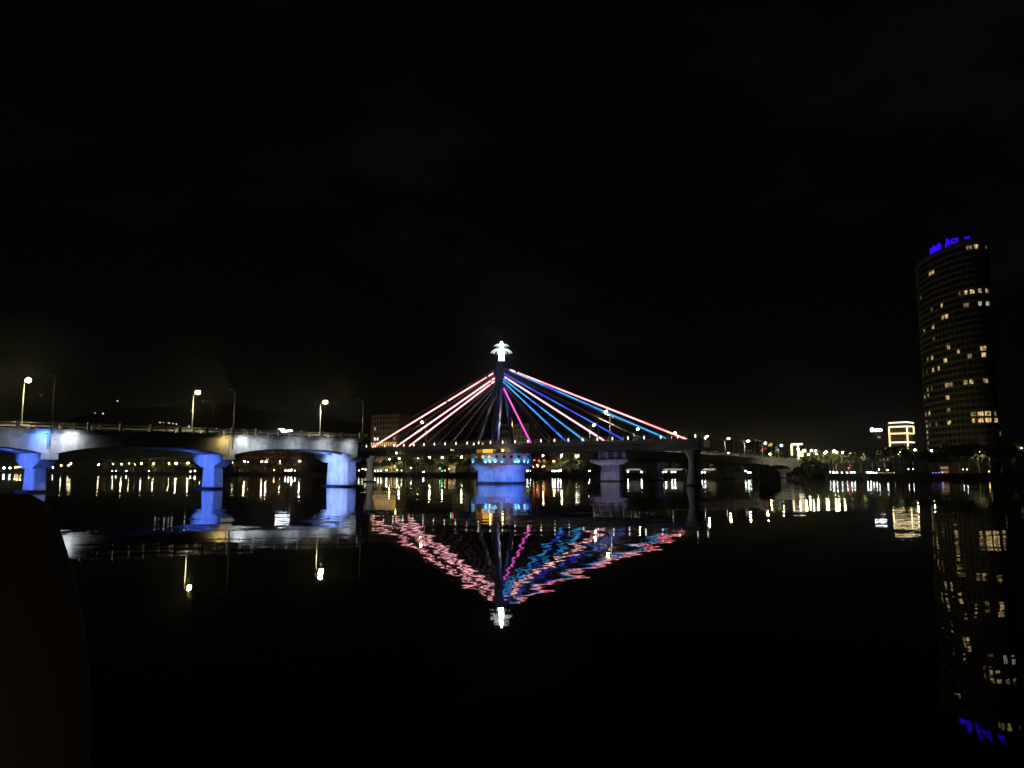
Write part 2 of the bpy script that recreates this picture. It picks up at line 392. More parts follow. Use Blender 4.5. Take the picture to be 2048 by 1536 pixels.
# ------------------------------------------------------------------ fixed bridge decks
def depth(v, last=False):
    return 1.95 + 1.65 * abs(2 * v - 1) ** 3.2
def add_run(mb, t0, t1, w0, w1, zf0, zf1, n):
    """swept slab between stations: zf0/zf1 give bottom/top height at t"""
    vs = []
    for i in range(n + 1):
        t = t0 + (t1 - t0) * i / n
        for (w_, f) in ((w0, zf0), (w1, zf0), (w1, zf1), (w0, zf1)):
            p = br(t, w_); vs.append((p.x, p.y, f(t, p)))
    fs = [(0, 1, 2, 3)[::-1]]
    for i in range(n):
        a = i * 4
        for k in range(4):
            j = (k + 1) % 4; fs.append((a + k, a + j, a + 4 + j, a + 4 + k))
    a = n * 4; fs.append((a, a + 1, a + 2, a + 3))
    mb.add(vs, fs)
def fixed_bridge(ta, tb, piers, label, dlen):
    base = br((ta + tb) / 2, 0, 0); root = empty('road_bridge', base); tag(root, label, 'bridge')
    top = lambda t, p: ztop(p)
    n = int((tb - ta) * 10)
    m = MB(); add_run(m, ta, tb, -5.95, 5.95, lambda t, p: ztop(p) - .42, lambda t, p: ztop(p) - .02, n); m.build('deck', ASPH, root)
    def frac(t):
        for a, b in zip(piers, piers[1:]):
            if a - 1e-6 <= t <= b + 1e-6: return (t - a) / (b - a)
        return 0.5
    # girders span by span
    ps = [max(ta, piers[0])] + [x for x in piers if ta < x < tb] + [min(tb, piers[-1])]
    ps = sorted(set(round(x, 5) for x in ps))
    for a, b in zip(ps, ps[1:]):
        if b - a < .1: continue
        m = MB()
        ea, eb = a + .002, b - .002
        for k, wv in enumerate((-5.55, -1.9, 1.9, 5.55)):
            hw = .28
            add_run(m, ea, eb, wv - hw, wv + hw, lambda t, p: ztop(p) - .42 - depth(frac(t)) + .0, lambda t, p: ztop(p) - .421, 22)
            # bottom flange
            add_run(m, ea, eb, wv - .4, wv + .4, lambda t, p: ztop(p) - .42 - depth(frac(t)) - .12, lambda t, p: ztop(p) - .42 - depth(frac(t)) + .1, 22)
        m.build('girder', CONC, root)
        m = MB(); nd = 9
        for i in range(1, nd):
            t = ea + (eb - ea) * i / nd; h = depth(frac(t)) * .82
            z = ztop(br(t, 0)) - .43
            q = lambda w_, l_, zz: Vector((*(br(t, w_) + D * l_).xy, zz))
            for w0, w1 in ((-5.26, -2.19), (-1.61, 1.61), (2.19, 5.26)):
                m.hexa([q(w0, -.15, z - h), q(w1, -.15, z - h), q(w1, .15, z - h), q(w0, .15, z - h)], [q(w0, -.15, z), q(w1, -.15, z), q(w1, .15, z), q(w0, .15, z)])
        m.build('diaphragm', CONC, root)
    for s in (-1, 1):
        m = MB(); add_run(m, ta, tb, min(s*5.96, s*6.45), max(s*5.96, s*6.45), lambda t, p: ztop(p) - .55, lambda t, p: ztop(p) + .3, n)
        m.build('parapet', CONC, root)
        for zz in (.62, 1.05):
            m = MB(); pts = [br(ta + (tb - ta) * i / n, s * 6.2) for i in range(n + 1)]
            m.path([Vector((p.x, p.y, ztop(p) + .3 + zz - .1)) for p in pts], .07, 6); m.build('rail', PIPE, root)
        k = 0; t = ta + .01
        while t < tb:
            for (tt, h, hw) in ((t, 1.35, .24), (t + .0835, .5, .14)):
                if tt > tb: continue
                p = br(tt, s * 6.2); z = ztop(p) + .3
                m = MB(); q = lambda a, b, zz: Vector((*(p + D * a + N * b).xy, zz))
                m.hexa([q(-hw, -.2, z), q(hw, -.2, z), q(hw, .2, z), q(-hw, .2, z)], [q(-hw, -.2, z + h), q(hw, -.2, z + h), q(hw, .2, z + h), q(-hw, .2, z + h)])
                if s > 0 or h > 1: m.build('rail_post', CONC, root)
            t += 1 / 6.0
    return root
TW = 1.63 + .5
left = fixed_bridge(-1.0, 2.08, [-1, 0, 1, 2, 3], 'left half of the fixed bridge with haunched concrete girders, lit white, blue and yellow', 0)
right = fixed_bridge(TFAR - .08, TFAR + 5.45, [TFAR - 1, TFAR, TFAR + 1, TFAR + 2, TFAR + 3, TFAR + 4, TFAR + 5, TFAR + 6], 'right half of the fixed bridge with dim arches running to the far bank', 0)
# abutment at the far bank
def abutment():
    t = TFAR + 5.45; root = empty('bridge_abutment', br(t, 0, 0)); tag(root, 'pale concrete abutment where the right half of the bridge lands', 'abutment')
    m = MB(); frame_box(m, t, -6.4, 6.4, .1, 7, -1, ztop(br(t, 0)) + .3); m.build('wall', CONC, root)
    m = MB(); frame_box(m, t, 6.41, 7.0, .1, 1.4, -1, ztop(br(t, 0)) + .9); frame_box(m, t, -7.0, -6.41, .1, 1.4, -1, ztop(br(t, 0)) + .9); m.build('pilaster', CONC_D, root)
    m = MB(); frame_box(m, t, -6.4, 6.4, 7.02, 60, 1.9, 7.9, None, None, 7.02, 60); m.build('approach_ramp', CONC_D, root)
abutment()
_q = br(TFAR + 4.3, 45, 13)
_ab = bpy.data.objects['bridge_abutment']
light('SPOT', 'added_abutment_flood', _q, 18000, (1, .9, .62), _ab, br(TFAR + 4.4, 6, 6), 95, .4, .8)  # spot without a fixture, added to light the spans near the abutment
# floodlights that graze the near girder face of the left bridge
def face_light(px, py, colr, power, off=.9):
    # lamp at given place along the near face
    x, y = pix(px, py); u = x / (C_ - y * S_)
    b = P0 + N * 6.45; k = (u * b.y - b.x) / (D.x - u * D.y); p = b + D * k
    z = zat(py, p.y); q = p + N * off
    m = MB().tube(p - N * .2 + Vector((0, 0, z + .5)), q + Vector((0, 0, z + .5)), .022).box(q.x - .09, q.x + .09, q.y - .09, q.y + .09, z + .42, z + .54)
    fx = m.build('floodlight', DARK, left)
    light('SPOT', 'girder_flood', (q.x, q.y, z + .3), power, colr, left, (p.x - N.x * 1.0, p.y - N.y * 1.0, z - .9), 165, .08, 1.0)
face_light(88, 873, (.05, .22, 1), 1000, 1.2)
face_light(101, 886, (.85, .88, 1), 480, 2.2)
face_light(30, 878, (.7, .78, 1), 160, 2.6)
face_light(143, 876, (.86, .93, 1), 620, 1.3)
face_light(451, 882, (1, .72, .22), 330, 1.2)
face_light(486, 883, (.86, .92, 1), 560, 1.3)
face_light(520, 893, (.8, .88, 1), 470, 2.4)
face_light(590, 893, (.75, .85, 1), 480, 2.6)
face_light(650, 893, (.8, .88, 1), 470, 2.2)
face_light(699, 892, (.8, .88, 1), 330, 1.6)

# ------------------------------------------------------------------ swing span
ZD = 11.1
def swing_bridge():
    root = empty('swing_bridge', (PIV.x, PIV.y, 0))
    tag(root, 'opened cable-stayed swing bridge with a blue mast and glowing pink, white and blue cables', 'swing bridge')
    L0, L1 = -69.5, 67.3
    def sbox(m, s0, s1, w0, w1, z0, z1):
        q = lambda s, w_, z: sw(s - (.33 * (6.2 - w_) if s > 64 else 0), w_, z)
        m.hexa([q(s0, w0, z0), q(s1, w0, z0), q(s1, w1, z0), q(s0, w1, z0)], [q(s0, w0, z1), q(s1, w0, z1), q(s1, w1, z1), q(s0, w1, z1)])
    m = MB(); sbox(m, L0, L1, -6.1, 6.1, ZD - .35, ZD); m.build('deck', ASPH, root)
    m = MB(); sbox(m, L0, L1, 6.105, 6.4, ZD - .75, ZD + .22); sbox(m, L0, L1, -6.4, -6.105, ZD - .75, ZD + .22); m.build('edge_beam', GREYP, root)
    m = MB()
    for w_ in (-5, 5): sbox(m, L0 + .5, L1 - .5, w_ - .2, w_ + .2, ZD - 2.15, ZD - .351)
    for k in range(34):
        s = L0 + 2 + k * 4.1; sbox(m, s, s + .25, -4.79, 4.79, ZD - 1.7, ZD - .352)
    m.build('steel_girder', BLUEP, root)
    # blunt pointed end frames
    for e in (L0, L1):
        m = MB(); sg = 1 if e > 0 else -1
        a, b = sorted((e + sg * .01, e + sg * .9)); sbox(m, a, b, -5.6, 5.6, ZD - 1.6, ZD + .1); m.build('end_frame', GREYP, root)
    # railings
    for w_ in (6.25, -6.25):
        for h in (.55, 1.15):
            m = MB().tube(sw(L0, w_, ZD + .22 + h), sw(L1 - (4.1 if w_ < 0 else 0), w_, ZD + .22 + h), .05, n=6); m.build('rail', PIPE, root)
    s = 1.2 - 4.65 * 15
    while s < L1:
        for w_ in (6.25, -6.25):
            if w_ < 0 and s > 62: continue
            m = MB(); sbox(m, s - .09, s + .09, w_ - .09, w_ + .09, ZD + .22, ZD + 1.75); m.build('rail_post', PIPE, root)
        if s > -56:
            c = sw(s, 6.33, ZD + .5)
            m = MB(); m.lathe([(.06, 0), (.12, .15), (.14, .36), (.1, .64), (.04, .78)], (c.x, c.y, c.z), 8); m.build('railing_lantern', GL_LANT, root, smooth=True)
        sb = s + 2.32
        if sb < L1:
            m = MB(); sbox(m, sb - .05, sb + .05, 6.2, 6.3, ZD + .22, ZD + 1.4); m.build('rail_post', PIPE, root)
        s += 4.65
    c = sw(62.9, -6.25, ZD + .5); MB().lathe([(.08, 0), (.15, .15), (.18, .36), (.12, .64), (.04, .78)], (c.x, c.y, c.z), 8).build('railing_lantern', GL_LANT, root, smooth=True)
    # mast
    zt = zat(722, PIV.y); za = zat(769, PIV.y)
    mast = empty('mast', (0, 0, 0)); mast.parent = root
    m = MB()
    hw = 1.35; hs = 1.35
    def sq(cs, cw, a, b, z): return [sw(cs - a, cw - b, z), sw(cs + a, cw - b, z), sw(cs + a, cw + b, z), sw(cs - a, cw + b, z)]
    m.hexa(sq(0, 0, 1.05, 1.05, za - .3), sq(0, 0, 1.0, 1.0, zt))
    m.build('column', BLUEP, mast)
    # side fins that hold the cable anchors
    for a, b in ((-1.42, -1.06), (1.06, 1.42)):
        m = MB(); m.hexa([sw(a, -1.1, za - 1), sw(b, -1.1, za - 1), sw(b, 1.1, za - 1), sw(a, 1.1, za - 1)], [sw(a, -1.05, zt - .2), sw(b, -1.05, zt - .2), sw(b, 1.05, zt - .2), sw(a, 1.05, zt - .2)]); m.build('anchor_plate', BLUEP, mast)
    for (fs, fw) in ((-5.9, 4.6), (.5, 4.6), (-5.9, -4.6), (.5, -4.6)):
        m = MB(); ts = -.8 if fs < 0 else .55; tw = .6 if fw > 0 else -.6
        zmid = (za + ZD) / 2 + 4
        ms = ts + (fs - ts) * .30; mw = tw + (fw - tw) * .38
        m.hexa(sq(ms, mw, .45, .45, zmid), sq(ts, tw, .5, .5, za + .4))
        m.hexa(sq(fs, fw, .5, .42, ZD + .001), sq(ms, mw, .45, .45, zmid - .002)); m.build('leg', BLUEP, mast)
    for ss, ww_, en, tz in ((-15, 5.6, 15000, zt - 4.5), (13, 5.6, 8000, zt - 4.5), (-13, -5.0, 4000, zt - 8), (4, 5.8, 6000, ZD + 9)):  # floods and their boxes added on the deck to brighten the dark mast
        q = sw(ss, ww_, ZD + .45)
        MB().box(q.x - .2, q.x + .2, q.y - .2, q.y + .2, ZD + .001, ZD + .3).build('floodlight', DARK, root)
        light('SPOT', 'added_mast_flood', q, en, (.6, .75, 1), root, (PIV.x, PIV.y, tz), 26, .2, .8)
    # finial: glowing lotus / palm crown
    fin = empty('finial', (0, 0, 0)); fin.parent = mast
    fx, fy = PIV.x, PIV.y
    zb = zt + .01
    zt2 = zat(683, PIV.y)
    m = MB().lathe([(.82, 0), (.86, .5), (.84, 3.0), (.68, 3.4), (.62, zt2 - zb - 1.6), (.48, zt2 - zb - .8), (.25, zt2 - zb - .25), (.04, zt2 - zb)], (fx, fy, zb), 20)
    m.build('lamp_core', GL_FIN, fin, smooth=True)
    def petal(a, z0, r, rise, drop, wd):
        ca, sa = math.cos(a), math.sin(a); m = MB(); n = 8; vs = []
        for i in range(n + 1):
            u = i / n; rr = .65 + (r - .65) * u; z = z0 + rise * math.sin(math.pi * min(1, u * 1.15)) - drop * u ** 2
            hw_ = wd * (.45 + .75 * math.sin(math.pi * (.15 + .72 * u)))
            if i == n: hw_ *= .5
            for sgn in (-1, 1):
                for dz in (-.06, .06):
                    vs.append((fx + ca * rr - sa * sgn * hw_, fy + sa * rr + ca * sgn * hw_, z + dz))
        fs = []
        for i in range(n):
            a0 = i * 4
            fs += [(a0, a0+1, a0+5, a0+4), (a0+1, a0+3, a0+7, a0+5), (a0+3, a0+2, a0+6, a0+7), (a0+2, a0, a0+4, a0+6)]
        fs += [(0, 2, 3, 1), (n*4, n*4+1, n*4+3, n*4+2)]
        m.add(vs, fs)
        for i, v in enumerate(m.v): m.v[i] = v
        return m
    z1 = zat(697, PIV.y); z2 = zat(691, PIV.y)
    for k in range(14):
        petal(2 * math.pi * (k + .5) / 14, z1 - .35, 3.3, .3, .95, .2).build('petal', GL_PETAL, fin, smooth=True)
    for k in range(9):
        petal(2 * math.pi * (k + .3) / 9, z2 + .15, 2.3, .2, .3, .2).build('petal', GL_PETAL, fin, smooth=True)
    for k in range(4):
        a = 2 * math.pi * (k + .5) / 4
        m = MB().tube((fx + 1.25 * math.cos(a), fy + 1.25 * math.sin(a), zt + .0), (fx + 1.0 * math.cos(a), fy + 1.0 * math.sin(a), zt + 3.4), .05); m.build('strut', PIPE, fin)
    # cables
    SG = [16.0, 22.2, 28.4, 34.5, 40.6, 46.7, 52.8, 59.0]
    lit = {(1, 1, 0): LED_MAG, (1, 1, 2): LED_CYAN, (1, 1, 3): LED_CYAN, (1, 1, 4): LED_ROSE, (1, 1, 5): LED_BLUE, (1, 1, 7): LED_CYAN, (1, -1, 7): LED_RED,
           (-1, 1, 6): LED_PINK, (-1, 1, 4): LED_ROSE, (-1, 1, 3): LED_ROSE}
    lit_from = {(1, 1, 0): .02, (1, 1, 2): 0, (1, 1, 3): 0, (1, 1, 4): .10, (1, 1, 5): .01, (1, 1, 7): .05, (1, -1, 7): .13, (-1, 1, 6): .13, (-1, 1, 4): .09, (-1, 1, 3): .12}
    for side in (1, -1):
        for pl in (1, -1):
            for k, sg in enumerate(SG):
                za_ = zat(776 - k * 5.6, PIV.y)
                a = sw(side * 1.4, pl * .75, za_); b = sw(side * sg, pl * 5.95, ZD + .25)
                m = MB().tube(a, b, .085, n=6); c = m.build('stay_cable', CABLE, root)
                key = (side, pl, k)
                if key in lit:
                    u0 = lit_from[key]; dv = b - a
                    r_ = .16 if lit[key] in (LED_CYAN, LED_BLUE) else .205
                    m = MB()
                    segs = [(u0, .985)]
                    if u0 > .08: segs += [(u0 * .18, u0 * .42)] + [(u0 * (.55 + .09 * j), u0 * (.55 + .09 * j) + u0 * .045) for j in range(5)]
                    if key == (-1, 1, 6): segs[0] = (u0, .36); segs.append((.375, .985))
                    for (q0, q1) in segs: m.tube(a + dv * q0, a + dv * q1, r_, n=8)
                    m.build('light_tube', lit[key], c, smooth=True)
    # navigation signs and lamps on the edge
    def onedge(px):
        x, y = pix(px, 900); u = x / (C_ - y * S_); b = sw(0, 6.42); k = (u * b.y - b.x) / (S_AX.x - u * S_AX.y); return k
    for px, sym in ((776, 0), (805, 1)):
        s = onedge(px); m = MB(); sbox(m, s - .62, s + .62, 6.43, 6.53, ZD - 1.9, ZD - .45); fr_ = m.build('navigation_sign', mat('sign_white', (.7, .7, .68), .6), root)
        m = MB()
        if sym: sbox(m, s - .3, s + .3, 6.535, 6.56, ZD - 1.15, ZD - .75); sbox(m, s - .3, s - .08, 6.535, 6.56, ZD - 1.6, ZD - 1.15); sbox(m, s + .08, s + .3, 6.535, 6.56, ZD - 1.6, ZD - 1.15)
        else: sbox(m, s - .28, s + .28, 6.535, 6.56, ZD - 1.5, ZD - .9)
        m.build('symbol', DARK, fr_)
    for px, c, st, dz in ((793, (1, .85, .3), 30, -1.6), (1006, (1, .55, .1), 60, -1.5), (903, (.1, 1, .4), 8, -1.1), (907, (1, .1, .05), 8, -1.15)):
        s = onedge(px); q = sw(s, 6.5, ZD + dz); MB().ball(q, .22 if st > 20 else .14).build('marker_lamp', glow('marker_%d' % px, c, st), root)
    return root
swing = swing_bridge()

# pivot pier ---------------------------------------------------------
def pivot_pier():
    root = empty('pivot_pier', (PIV.x, PIV.y, 0)); tag(root, 'round two-tier pivot pier glowing blue under the mast, ringed with portholes', 'bridge pier')
    c = (PIV.x, PIV.y, 0); n = 24
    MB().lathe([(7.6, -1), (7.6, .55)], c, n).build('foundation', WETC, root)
    MB().lathe([(7.05, .55), (7.0, 3.6)], c, n).build('shaft', CONC, root)
    MB().lathe([(7.05, 3.6), (9.2, 5.2), (9.2, 5.25)], c, 12, a0=R(11)).build('bowl', CONC, root)
    MB().lathe([(9.35, 5.25), (9.35, 5.55), (8.95, 5.56), (8.95, 8.6), (9.1, 8.61), (9.1, 8.75)], c, 48).build('drum', CONC, root, smooth=False)
    MB().lathe([(7.7, 8.75), (7.7, 10.2)], c, 32).build('control_room', mat('cabin_wall', (.12, .12, .13), .6), root)
    MB().lathe([(3.0, 10.2), (3.0, ZD - 2.2)], c, 24).build('slewing_ring', DARK, root)
    am = glow('amber_window', (1, .45, .05), 1.6); am2 = glow('amber_window_dim', (.7, .28, .04), .5)
    for k, ang in enumerate((-72, -54, -36, -22, -8, 6, 20, 35, 49, 65)):
        a = R(-90 + ang); d = Vector((math.cos(a), math.sin(a), 0)); q = Vector(c) + d * 8.93
        MB().tube(q + Vector((0, 0, 7.75)), q + d * .08 + Vector((0, 0, 7.75)), .46, n=16).build('porthole', {1: am2, 2: am, 3: am, 8: am2}.get(k, GLASS_D), root)
    for k in range(16):
        ang = -66 + k * 8.8; a = R(-90 + ang); d = Vector((math.cos(a), math.sin(a), 0)); tn = Vector((-d.y, d.x, 0)); q = Vector(c) + d * 7.66
        b = [q - tn * .5, q + tn * .5, q + tn * .5 + d * .1, q - tn * .5 + d * .1]
        MB().hexa([Vector((p.x, p.y, 8.95)) for p in b], [Vector((p.x, p.y, 9.95)) for p in b]).build('window', {0: am2, 1: am2, 2: am2, 3: am, 4: am, 5: am}.get(k, GLASS_D), root)
    # scallop uplights on the ledge
    for ang, pw in ((-76, 420), (-64, 260), (-30, 620), (-21, 680), (-11, 680), (2, 120), (28, 420), (35, 420), (50, 480), (62, 260)):
        a = R(-90 + ang); d = Vector((math.cos(a), math.sin(a), 0)); q = Vector(c) + d * 9.25
        MB().box(q.x - .1, q.x + .1, q.y - .1, q.y + .1, 5.56, 5.7).build('uplight', DARK, root)
        light('SPOT', 'scallop_light', (q.x, q.y, 5.72), pw * 1.1, (.16, .55, 1), root, (q.x - d.x * .35, q.y - d.y * .35, 7.2), 95, .04, 1)
    # floods on the shaft and drum
    for ang, pw, tz, cc in ((-50, 11000, .6, (.12, .27, 1)), (24, 14000, .6, (.08, .2, 1)), (5, 2600, 7.5, (.6, .5, 1)), (62, 3000, 4.0, (.05, .12, 1))):
        a = R(-90 + ang); d = Vector((math.cos(a), math.sin(a), 0)); q = Vector(c) + d * 19
        light('SPOT', 'pier_flood', (q.x, q.y, 1.0), pw, cc, root, (c[0] + d.x * 7, c[1] + d.y * 7, tz), 62, .5, .7)
    light('POINT', 'cabin_light', (*(Vector(c) + Vector((-3.0, -9.6, 0))).xy, 9.7), 60, (1, .5, .1), root, radius=.2)
pivot_pier()

# hourglass rest columns -------------------------------------------
def rest_column(s, label):
    b = sw(s, 0, 0); root = empty('rest_column', b); tag(root, label, 'column', 'columns under the ends of the opened span')
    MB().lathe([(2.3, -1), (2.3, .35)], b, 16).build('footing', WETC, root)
    prof = [(1.55, .35), (1.5, 1.6), (1.2, 3.3), (1.0, 5.0), (1.05, 6.2), (1.5, 7.6), (2.0, 8.6), (2.05, ZD - 2.2)]
    MB().lathe(prof, b, 20).build('shaft', CONC, root, smooth=False)
    return root
rc = rest_column(62.3, 'grey hourglass column under the right end of the opened swing span')
rc2 = rest_column(-60.0, 'pale hourglass column between the wide blue pier and the swing span')
light('SPOT', 'pier_flood', sw(44, 15, 3), 1500, (1, .93, .86), rc, (*sw(62, 0).xy, 5), 50, .4)
light('SPOT', 'pier_flood', sw(-50, 17, 3), 2600, (1, .95, .95), rc2, (*sw(-60, 0).xy, 4), 45, .4)

# ------------------------------------------------------------------ street lamps on the bridge
def lamp_proto(lit, h=9.2, arm=1.7, mglow=None, r=.3, low=0.0):
    root = empty('street_lamp', (0, 0, 0))
    m = MB().lathe([(.14, -low), (.12, 1.2), (.07, h - .8)], (0, 0, 0), 8); m.build('pole', POLE, root, local=True, smooth=True)
    pts = [(0, 0, h - .82)] + [(arm * .55 * (1 - math.cos(a)), 0, h - .8 + .7 * math.sin(a)) for a in (R(25), R(50), R(75), R(90))] + [(arm - .25, 0, h - .08)]
    MB().path(pts, .06, 6).build('arm', POLE, root, local=True)
    hd = MB().ball((arm + .1, 0, h + .0), .45, 10, 6, 1, .45, .3).build('lamp_head', POLE, root, local=True, smooth=True)
    if lit:
        MB().ball((arm + .12, 0, h - .14), r, 10, 6, 1.1, .9, .75).build('lens', mglow or GL_LAMP, hd, local=True, smooth=True)
    else:
        MB().ball((arm + .12, 0, h - .1), .2, 8, 5, 1.3, .8, .6).build('lens', mat('unlit_lens', (.6, .6, .58), .2), hd, local=True, smooth=True)
    return root
GL_BRIGHT = glow('lamp_glow_bright', (1, .84, .36), 420)
protos = {}
used = set()
def place_lamp(key, loc, rz, label, group, **kw):
    if key not in protos:
        protos[key] = lamp_proto(**kw); o = protos[key]
    else: o = copy_tree(protos[key])
    o.location = loc; o.rotation_euler = (0, 0, rz); tag(o, label, 'street lamp', group)
    if key in ('bright', 'mid'):
        ld = bpy.data.lights.get('road_lamp_light') or bpy.data.lights.new('road_lamp_light', 'SPOT'); ld.spot_size = R(155); ld.spot_blend = .3; ld.energy = 2600; ld.color = (1, .9, .62); ld.shadow_soft_size = .2
        lo = bpy.data.objects.new('lamp_light', ld); col.objects.link(lo); lo.parent = o; lo.location = (2.3, 0, 8.4)
    return o
azN = math.atan2(N.y, N.x); azD = math.atan2(D.y, D.x)
G1 = 'street lamps on the bridge'
for t, lab in ((-.02, 'brightest street lamp, on the bridge deck at the left edge of the photo'), (.95, 'lit street lamp on the bridge above the second blue pier'), (1.94, 'lit street lamp on the bridge above the wide blue end pier')):
    p = br(t, -6.2); place_lamp('bright', (p.x, p.y, ztop(p) + .3), azN, lab, G1, lit=True, mglow=GL_BRIGHT, r=.5)
for t, lab in ((-.01, 'unlit street lamp on the bridge right of the brightest lamp'), (1.01, 'unlit street lamp on the bridge right of the yellow lit girder'), (2.02, 'unlit street lamp at the cut end of the left bridge half')):
    p = br(t, 6.65); o = place_lamp('dark', (p.x, p.y, ztop(p) - .1), azN + math.pi, lab, G1, lit=False, h=9.6, low=2.6)
for s, lab in ((-38.5, 'lit street lamp on the swing span between the white left cables'), (-.6, 'lit street lamp on the swing span just right of the mast legs'), (34.6, 'lit street lamp on the swing span among the right cables, highest there')):
    p = sw(s, -5.9); place_lamp('mid', (p.x, p.y, ZD), azD + math.pi, lab, G1, lit=True, h=9.0, r=.42)
for s, lab in ((-51, 'unlit street lamp on the swing span above the warm lit arcade building'), (1.5, 'unlit street lamp standing between the legs of the mast'), (38.5, 'unlit street lamp on the swing span right of the highest lit lamp there')):
    p = sw(s, 5.9 if s > 0 else -5.9); place_lamp('dark2', (p.x, p.y, ZD), azD if s > 0 else azD + math.pi, lab, G1, lit=False, h=9.0)
# right half: lit lamps by photo bearing along its left edge
def along(px, wv, py=890):
    x, y = pix(px, py); u = x / (C_ - y * S_); b = P0 + N * wv; k = (u * b.y - b.x) / (D.x - u * D.y); return k / SP
for i, (px, lab) in enumerate(((1180, 'lit street lamp seen through the cables over the violet pier'), (1268, 'lit street lamp on the right bridge half under the outer blue cable'), (1343, 'lit street lamp on the right bridge half beside the outermost pink cable'), (1407, 'lit street lamp on the right bridge half just past the end of the swing span'), (1450, 'lit street lamp on the right bridge half, second past the swing span'), (1489, 'lit street lamp on the right bridge half, third past the swing span'), (1524, 'lit street lamp on the right bridge half before the red sign'), (1556, 'lit street lamp on the right bridge half nearest the abutment'))):
    t = along(px, -6.2); p = br(t, -6.2); place_lamp('mid', (p.x, p.y, ztop(p) + .3), azN, lab, G1)
for i, (px, lab) in enumerate(((1247, 'unlit street lamp on the right bridge half behind the lower blue cables'), (1375, 'unlit street lamp on the right bridge half above the hourglass column'), (1468, 'tall unlit street lamp on the right bridge half left of the moored boat'), (1510, 'unlit street lamp on the right bridge half above the moored boat'))):
    t = along(px, 6.2); p = br(t, 6.2); place_lamp('dark2', (p.x, p.y, ztop(p) + .3), azN + math.pi, lab, G1)

# ------------------------------------------------------------------ far bank lamps
fb = [(123,931,1,.7),(136,931,1,.7),(142,927,1,.8),(197,929,1,1),(214,929,1,.8),(226,928,1,.8),(244,928,1,.9),(258,927,1,.8),(270,928,1,.8),(282,927,1,1),(308,927,1,.9),(336,927,2,1.4),(353,927,2,1),(375,926,1,1),(402,926,1,1),(464,925,1,.7),(490,923,1,.8),(495,924,1,.8),(525,923,1,1),(531,923,1,1),(561,923,1,.6),(598,922,1,1),
      (747,917,1,1),(778,918,2,1),(800,917,1,1),(834,917,1,1),(861,915,2,1),(883,915,1,1),(925,914,1,1),(1084,911,1,.8),(1121,911,2,1),(1110,922,3,1),(1155,914,1,.6),(1324,908,2,1),(1408,909,2,1),(1420,906,1,.9),(1433,911,3,1.2),(1454,906,2,1),(1543,908,1,1),(1593,898,1,1),(1612,901,2,1.5),(1620,901,1,1),(1628,902,1,1),(1620,909,1,1),(1656,904,1,1),(1665,902,2,1.5),(1677,905,1,1),(1682,905,1,.9),(1688,905,1,.8),(1636,908,1,.9),(1646,906,1,.8),(1697,907,1,.6),(1732,909,1,.6),(1770,906,1,.6),(1797,903,1,.6),(1706,909,3,1.2),(1715,908,3,1.2),(1755,906,2,1.7),(1834,900,1,1),(1859,901,1,1),(1964,904,1,.6),(2038,896,1,1.1)]
GL_FB = {1: glow('far_lamp_glow', (1, .9, .5), 85), 2: glow('far_lamp_glow_bright', (1, .9, .42), 200), 3: GL_ORANGE}
def far_lamp_proto(code):
    root = empty('street_lamp', (0, 0, 0))
    MB().lathe([(.1, 0), (.07, 1)], (0, 0, 0), 6).build('pole', POLE, root, local=True)
    MB().tube((0, 0, 1), (.9, 0, 1.0), .05, n=5).build('arm', POLE, root, local=True)
    MB().ball((.9, 0, .97), .5, 8, 6, 1, 1, .8).build('lamp_head', GL_FB[code], root, local=True, smooth=True)
    return root
fproto = {}
fb.sort()
for i, (px, py, code, s) in enumerate(fb):
    p = bankpt(px, 6 + 5 * ((i * 7) % 3), py)
    h = zat(py, p.y) - 2.0
    if code not in fproto: o = fproto[code] = far_lamp_proto(code)
    else: o = copy_tree(fproto[code])
    o.location = (p.x, p.y, 2.0); o.rotation_euler = (0, 0, azN + (0 if i % 2 else math.pi))
    for c in o.children:
        if c.name.startswith('pole'): c.scale = (1, 1, h)
        else: c.location = (0, 0, h - 1); 
        if c.name.startswith('lamp_head'):
            k = s * max(.5, p.y / 560) * (.72 if px < 325 else 1); c.scale = (k, k, k); c.location = (.9 - .9 * k, 0, h - .97 * k)
    where = 'left of the pivot pier' if px < 930 else ('between pivot pier and abutment' if px < 1580 else 'right of the abutment')
    same = [q for q in fb if (q[0] < 930) == (px < 930) and (q[0] < 1580) == (px < 1580)]
    tag(o, '%s high lamp from the left, far bank, %s' % (ORD[same.index((px, py, code, s))], where), 'street lamp', 'street lamps on the far bank')
    # the light this lamp throws on the trees and walls around it
    if i % 2 == 0 or code != 1:
        lo = light('SPOT', 'lamp_light', (0, 0, 0), {1: 2600, 2: 5500, 3: 2600}[code], {1: (1, .9, .5), 2: (1, .9, .45), 3: (1, .45, .1)}[code], angle=150, radius=.3, blend=.4)
        lo.parent = o; lo.location = (.9, 0, h - .6)

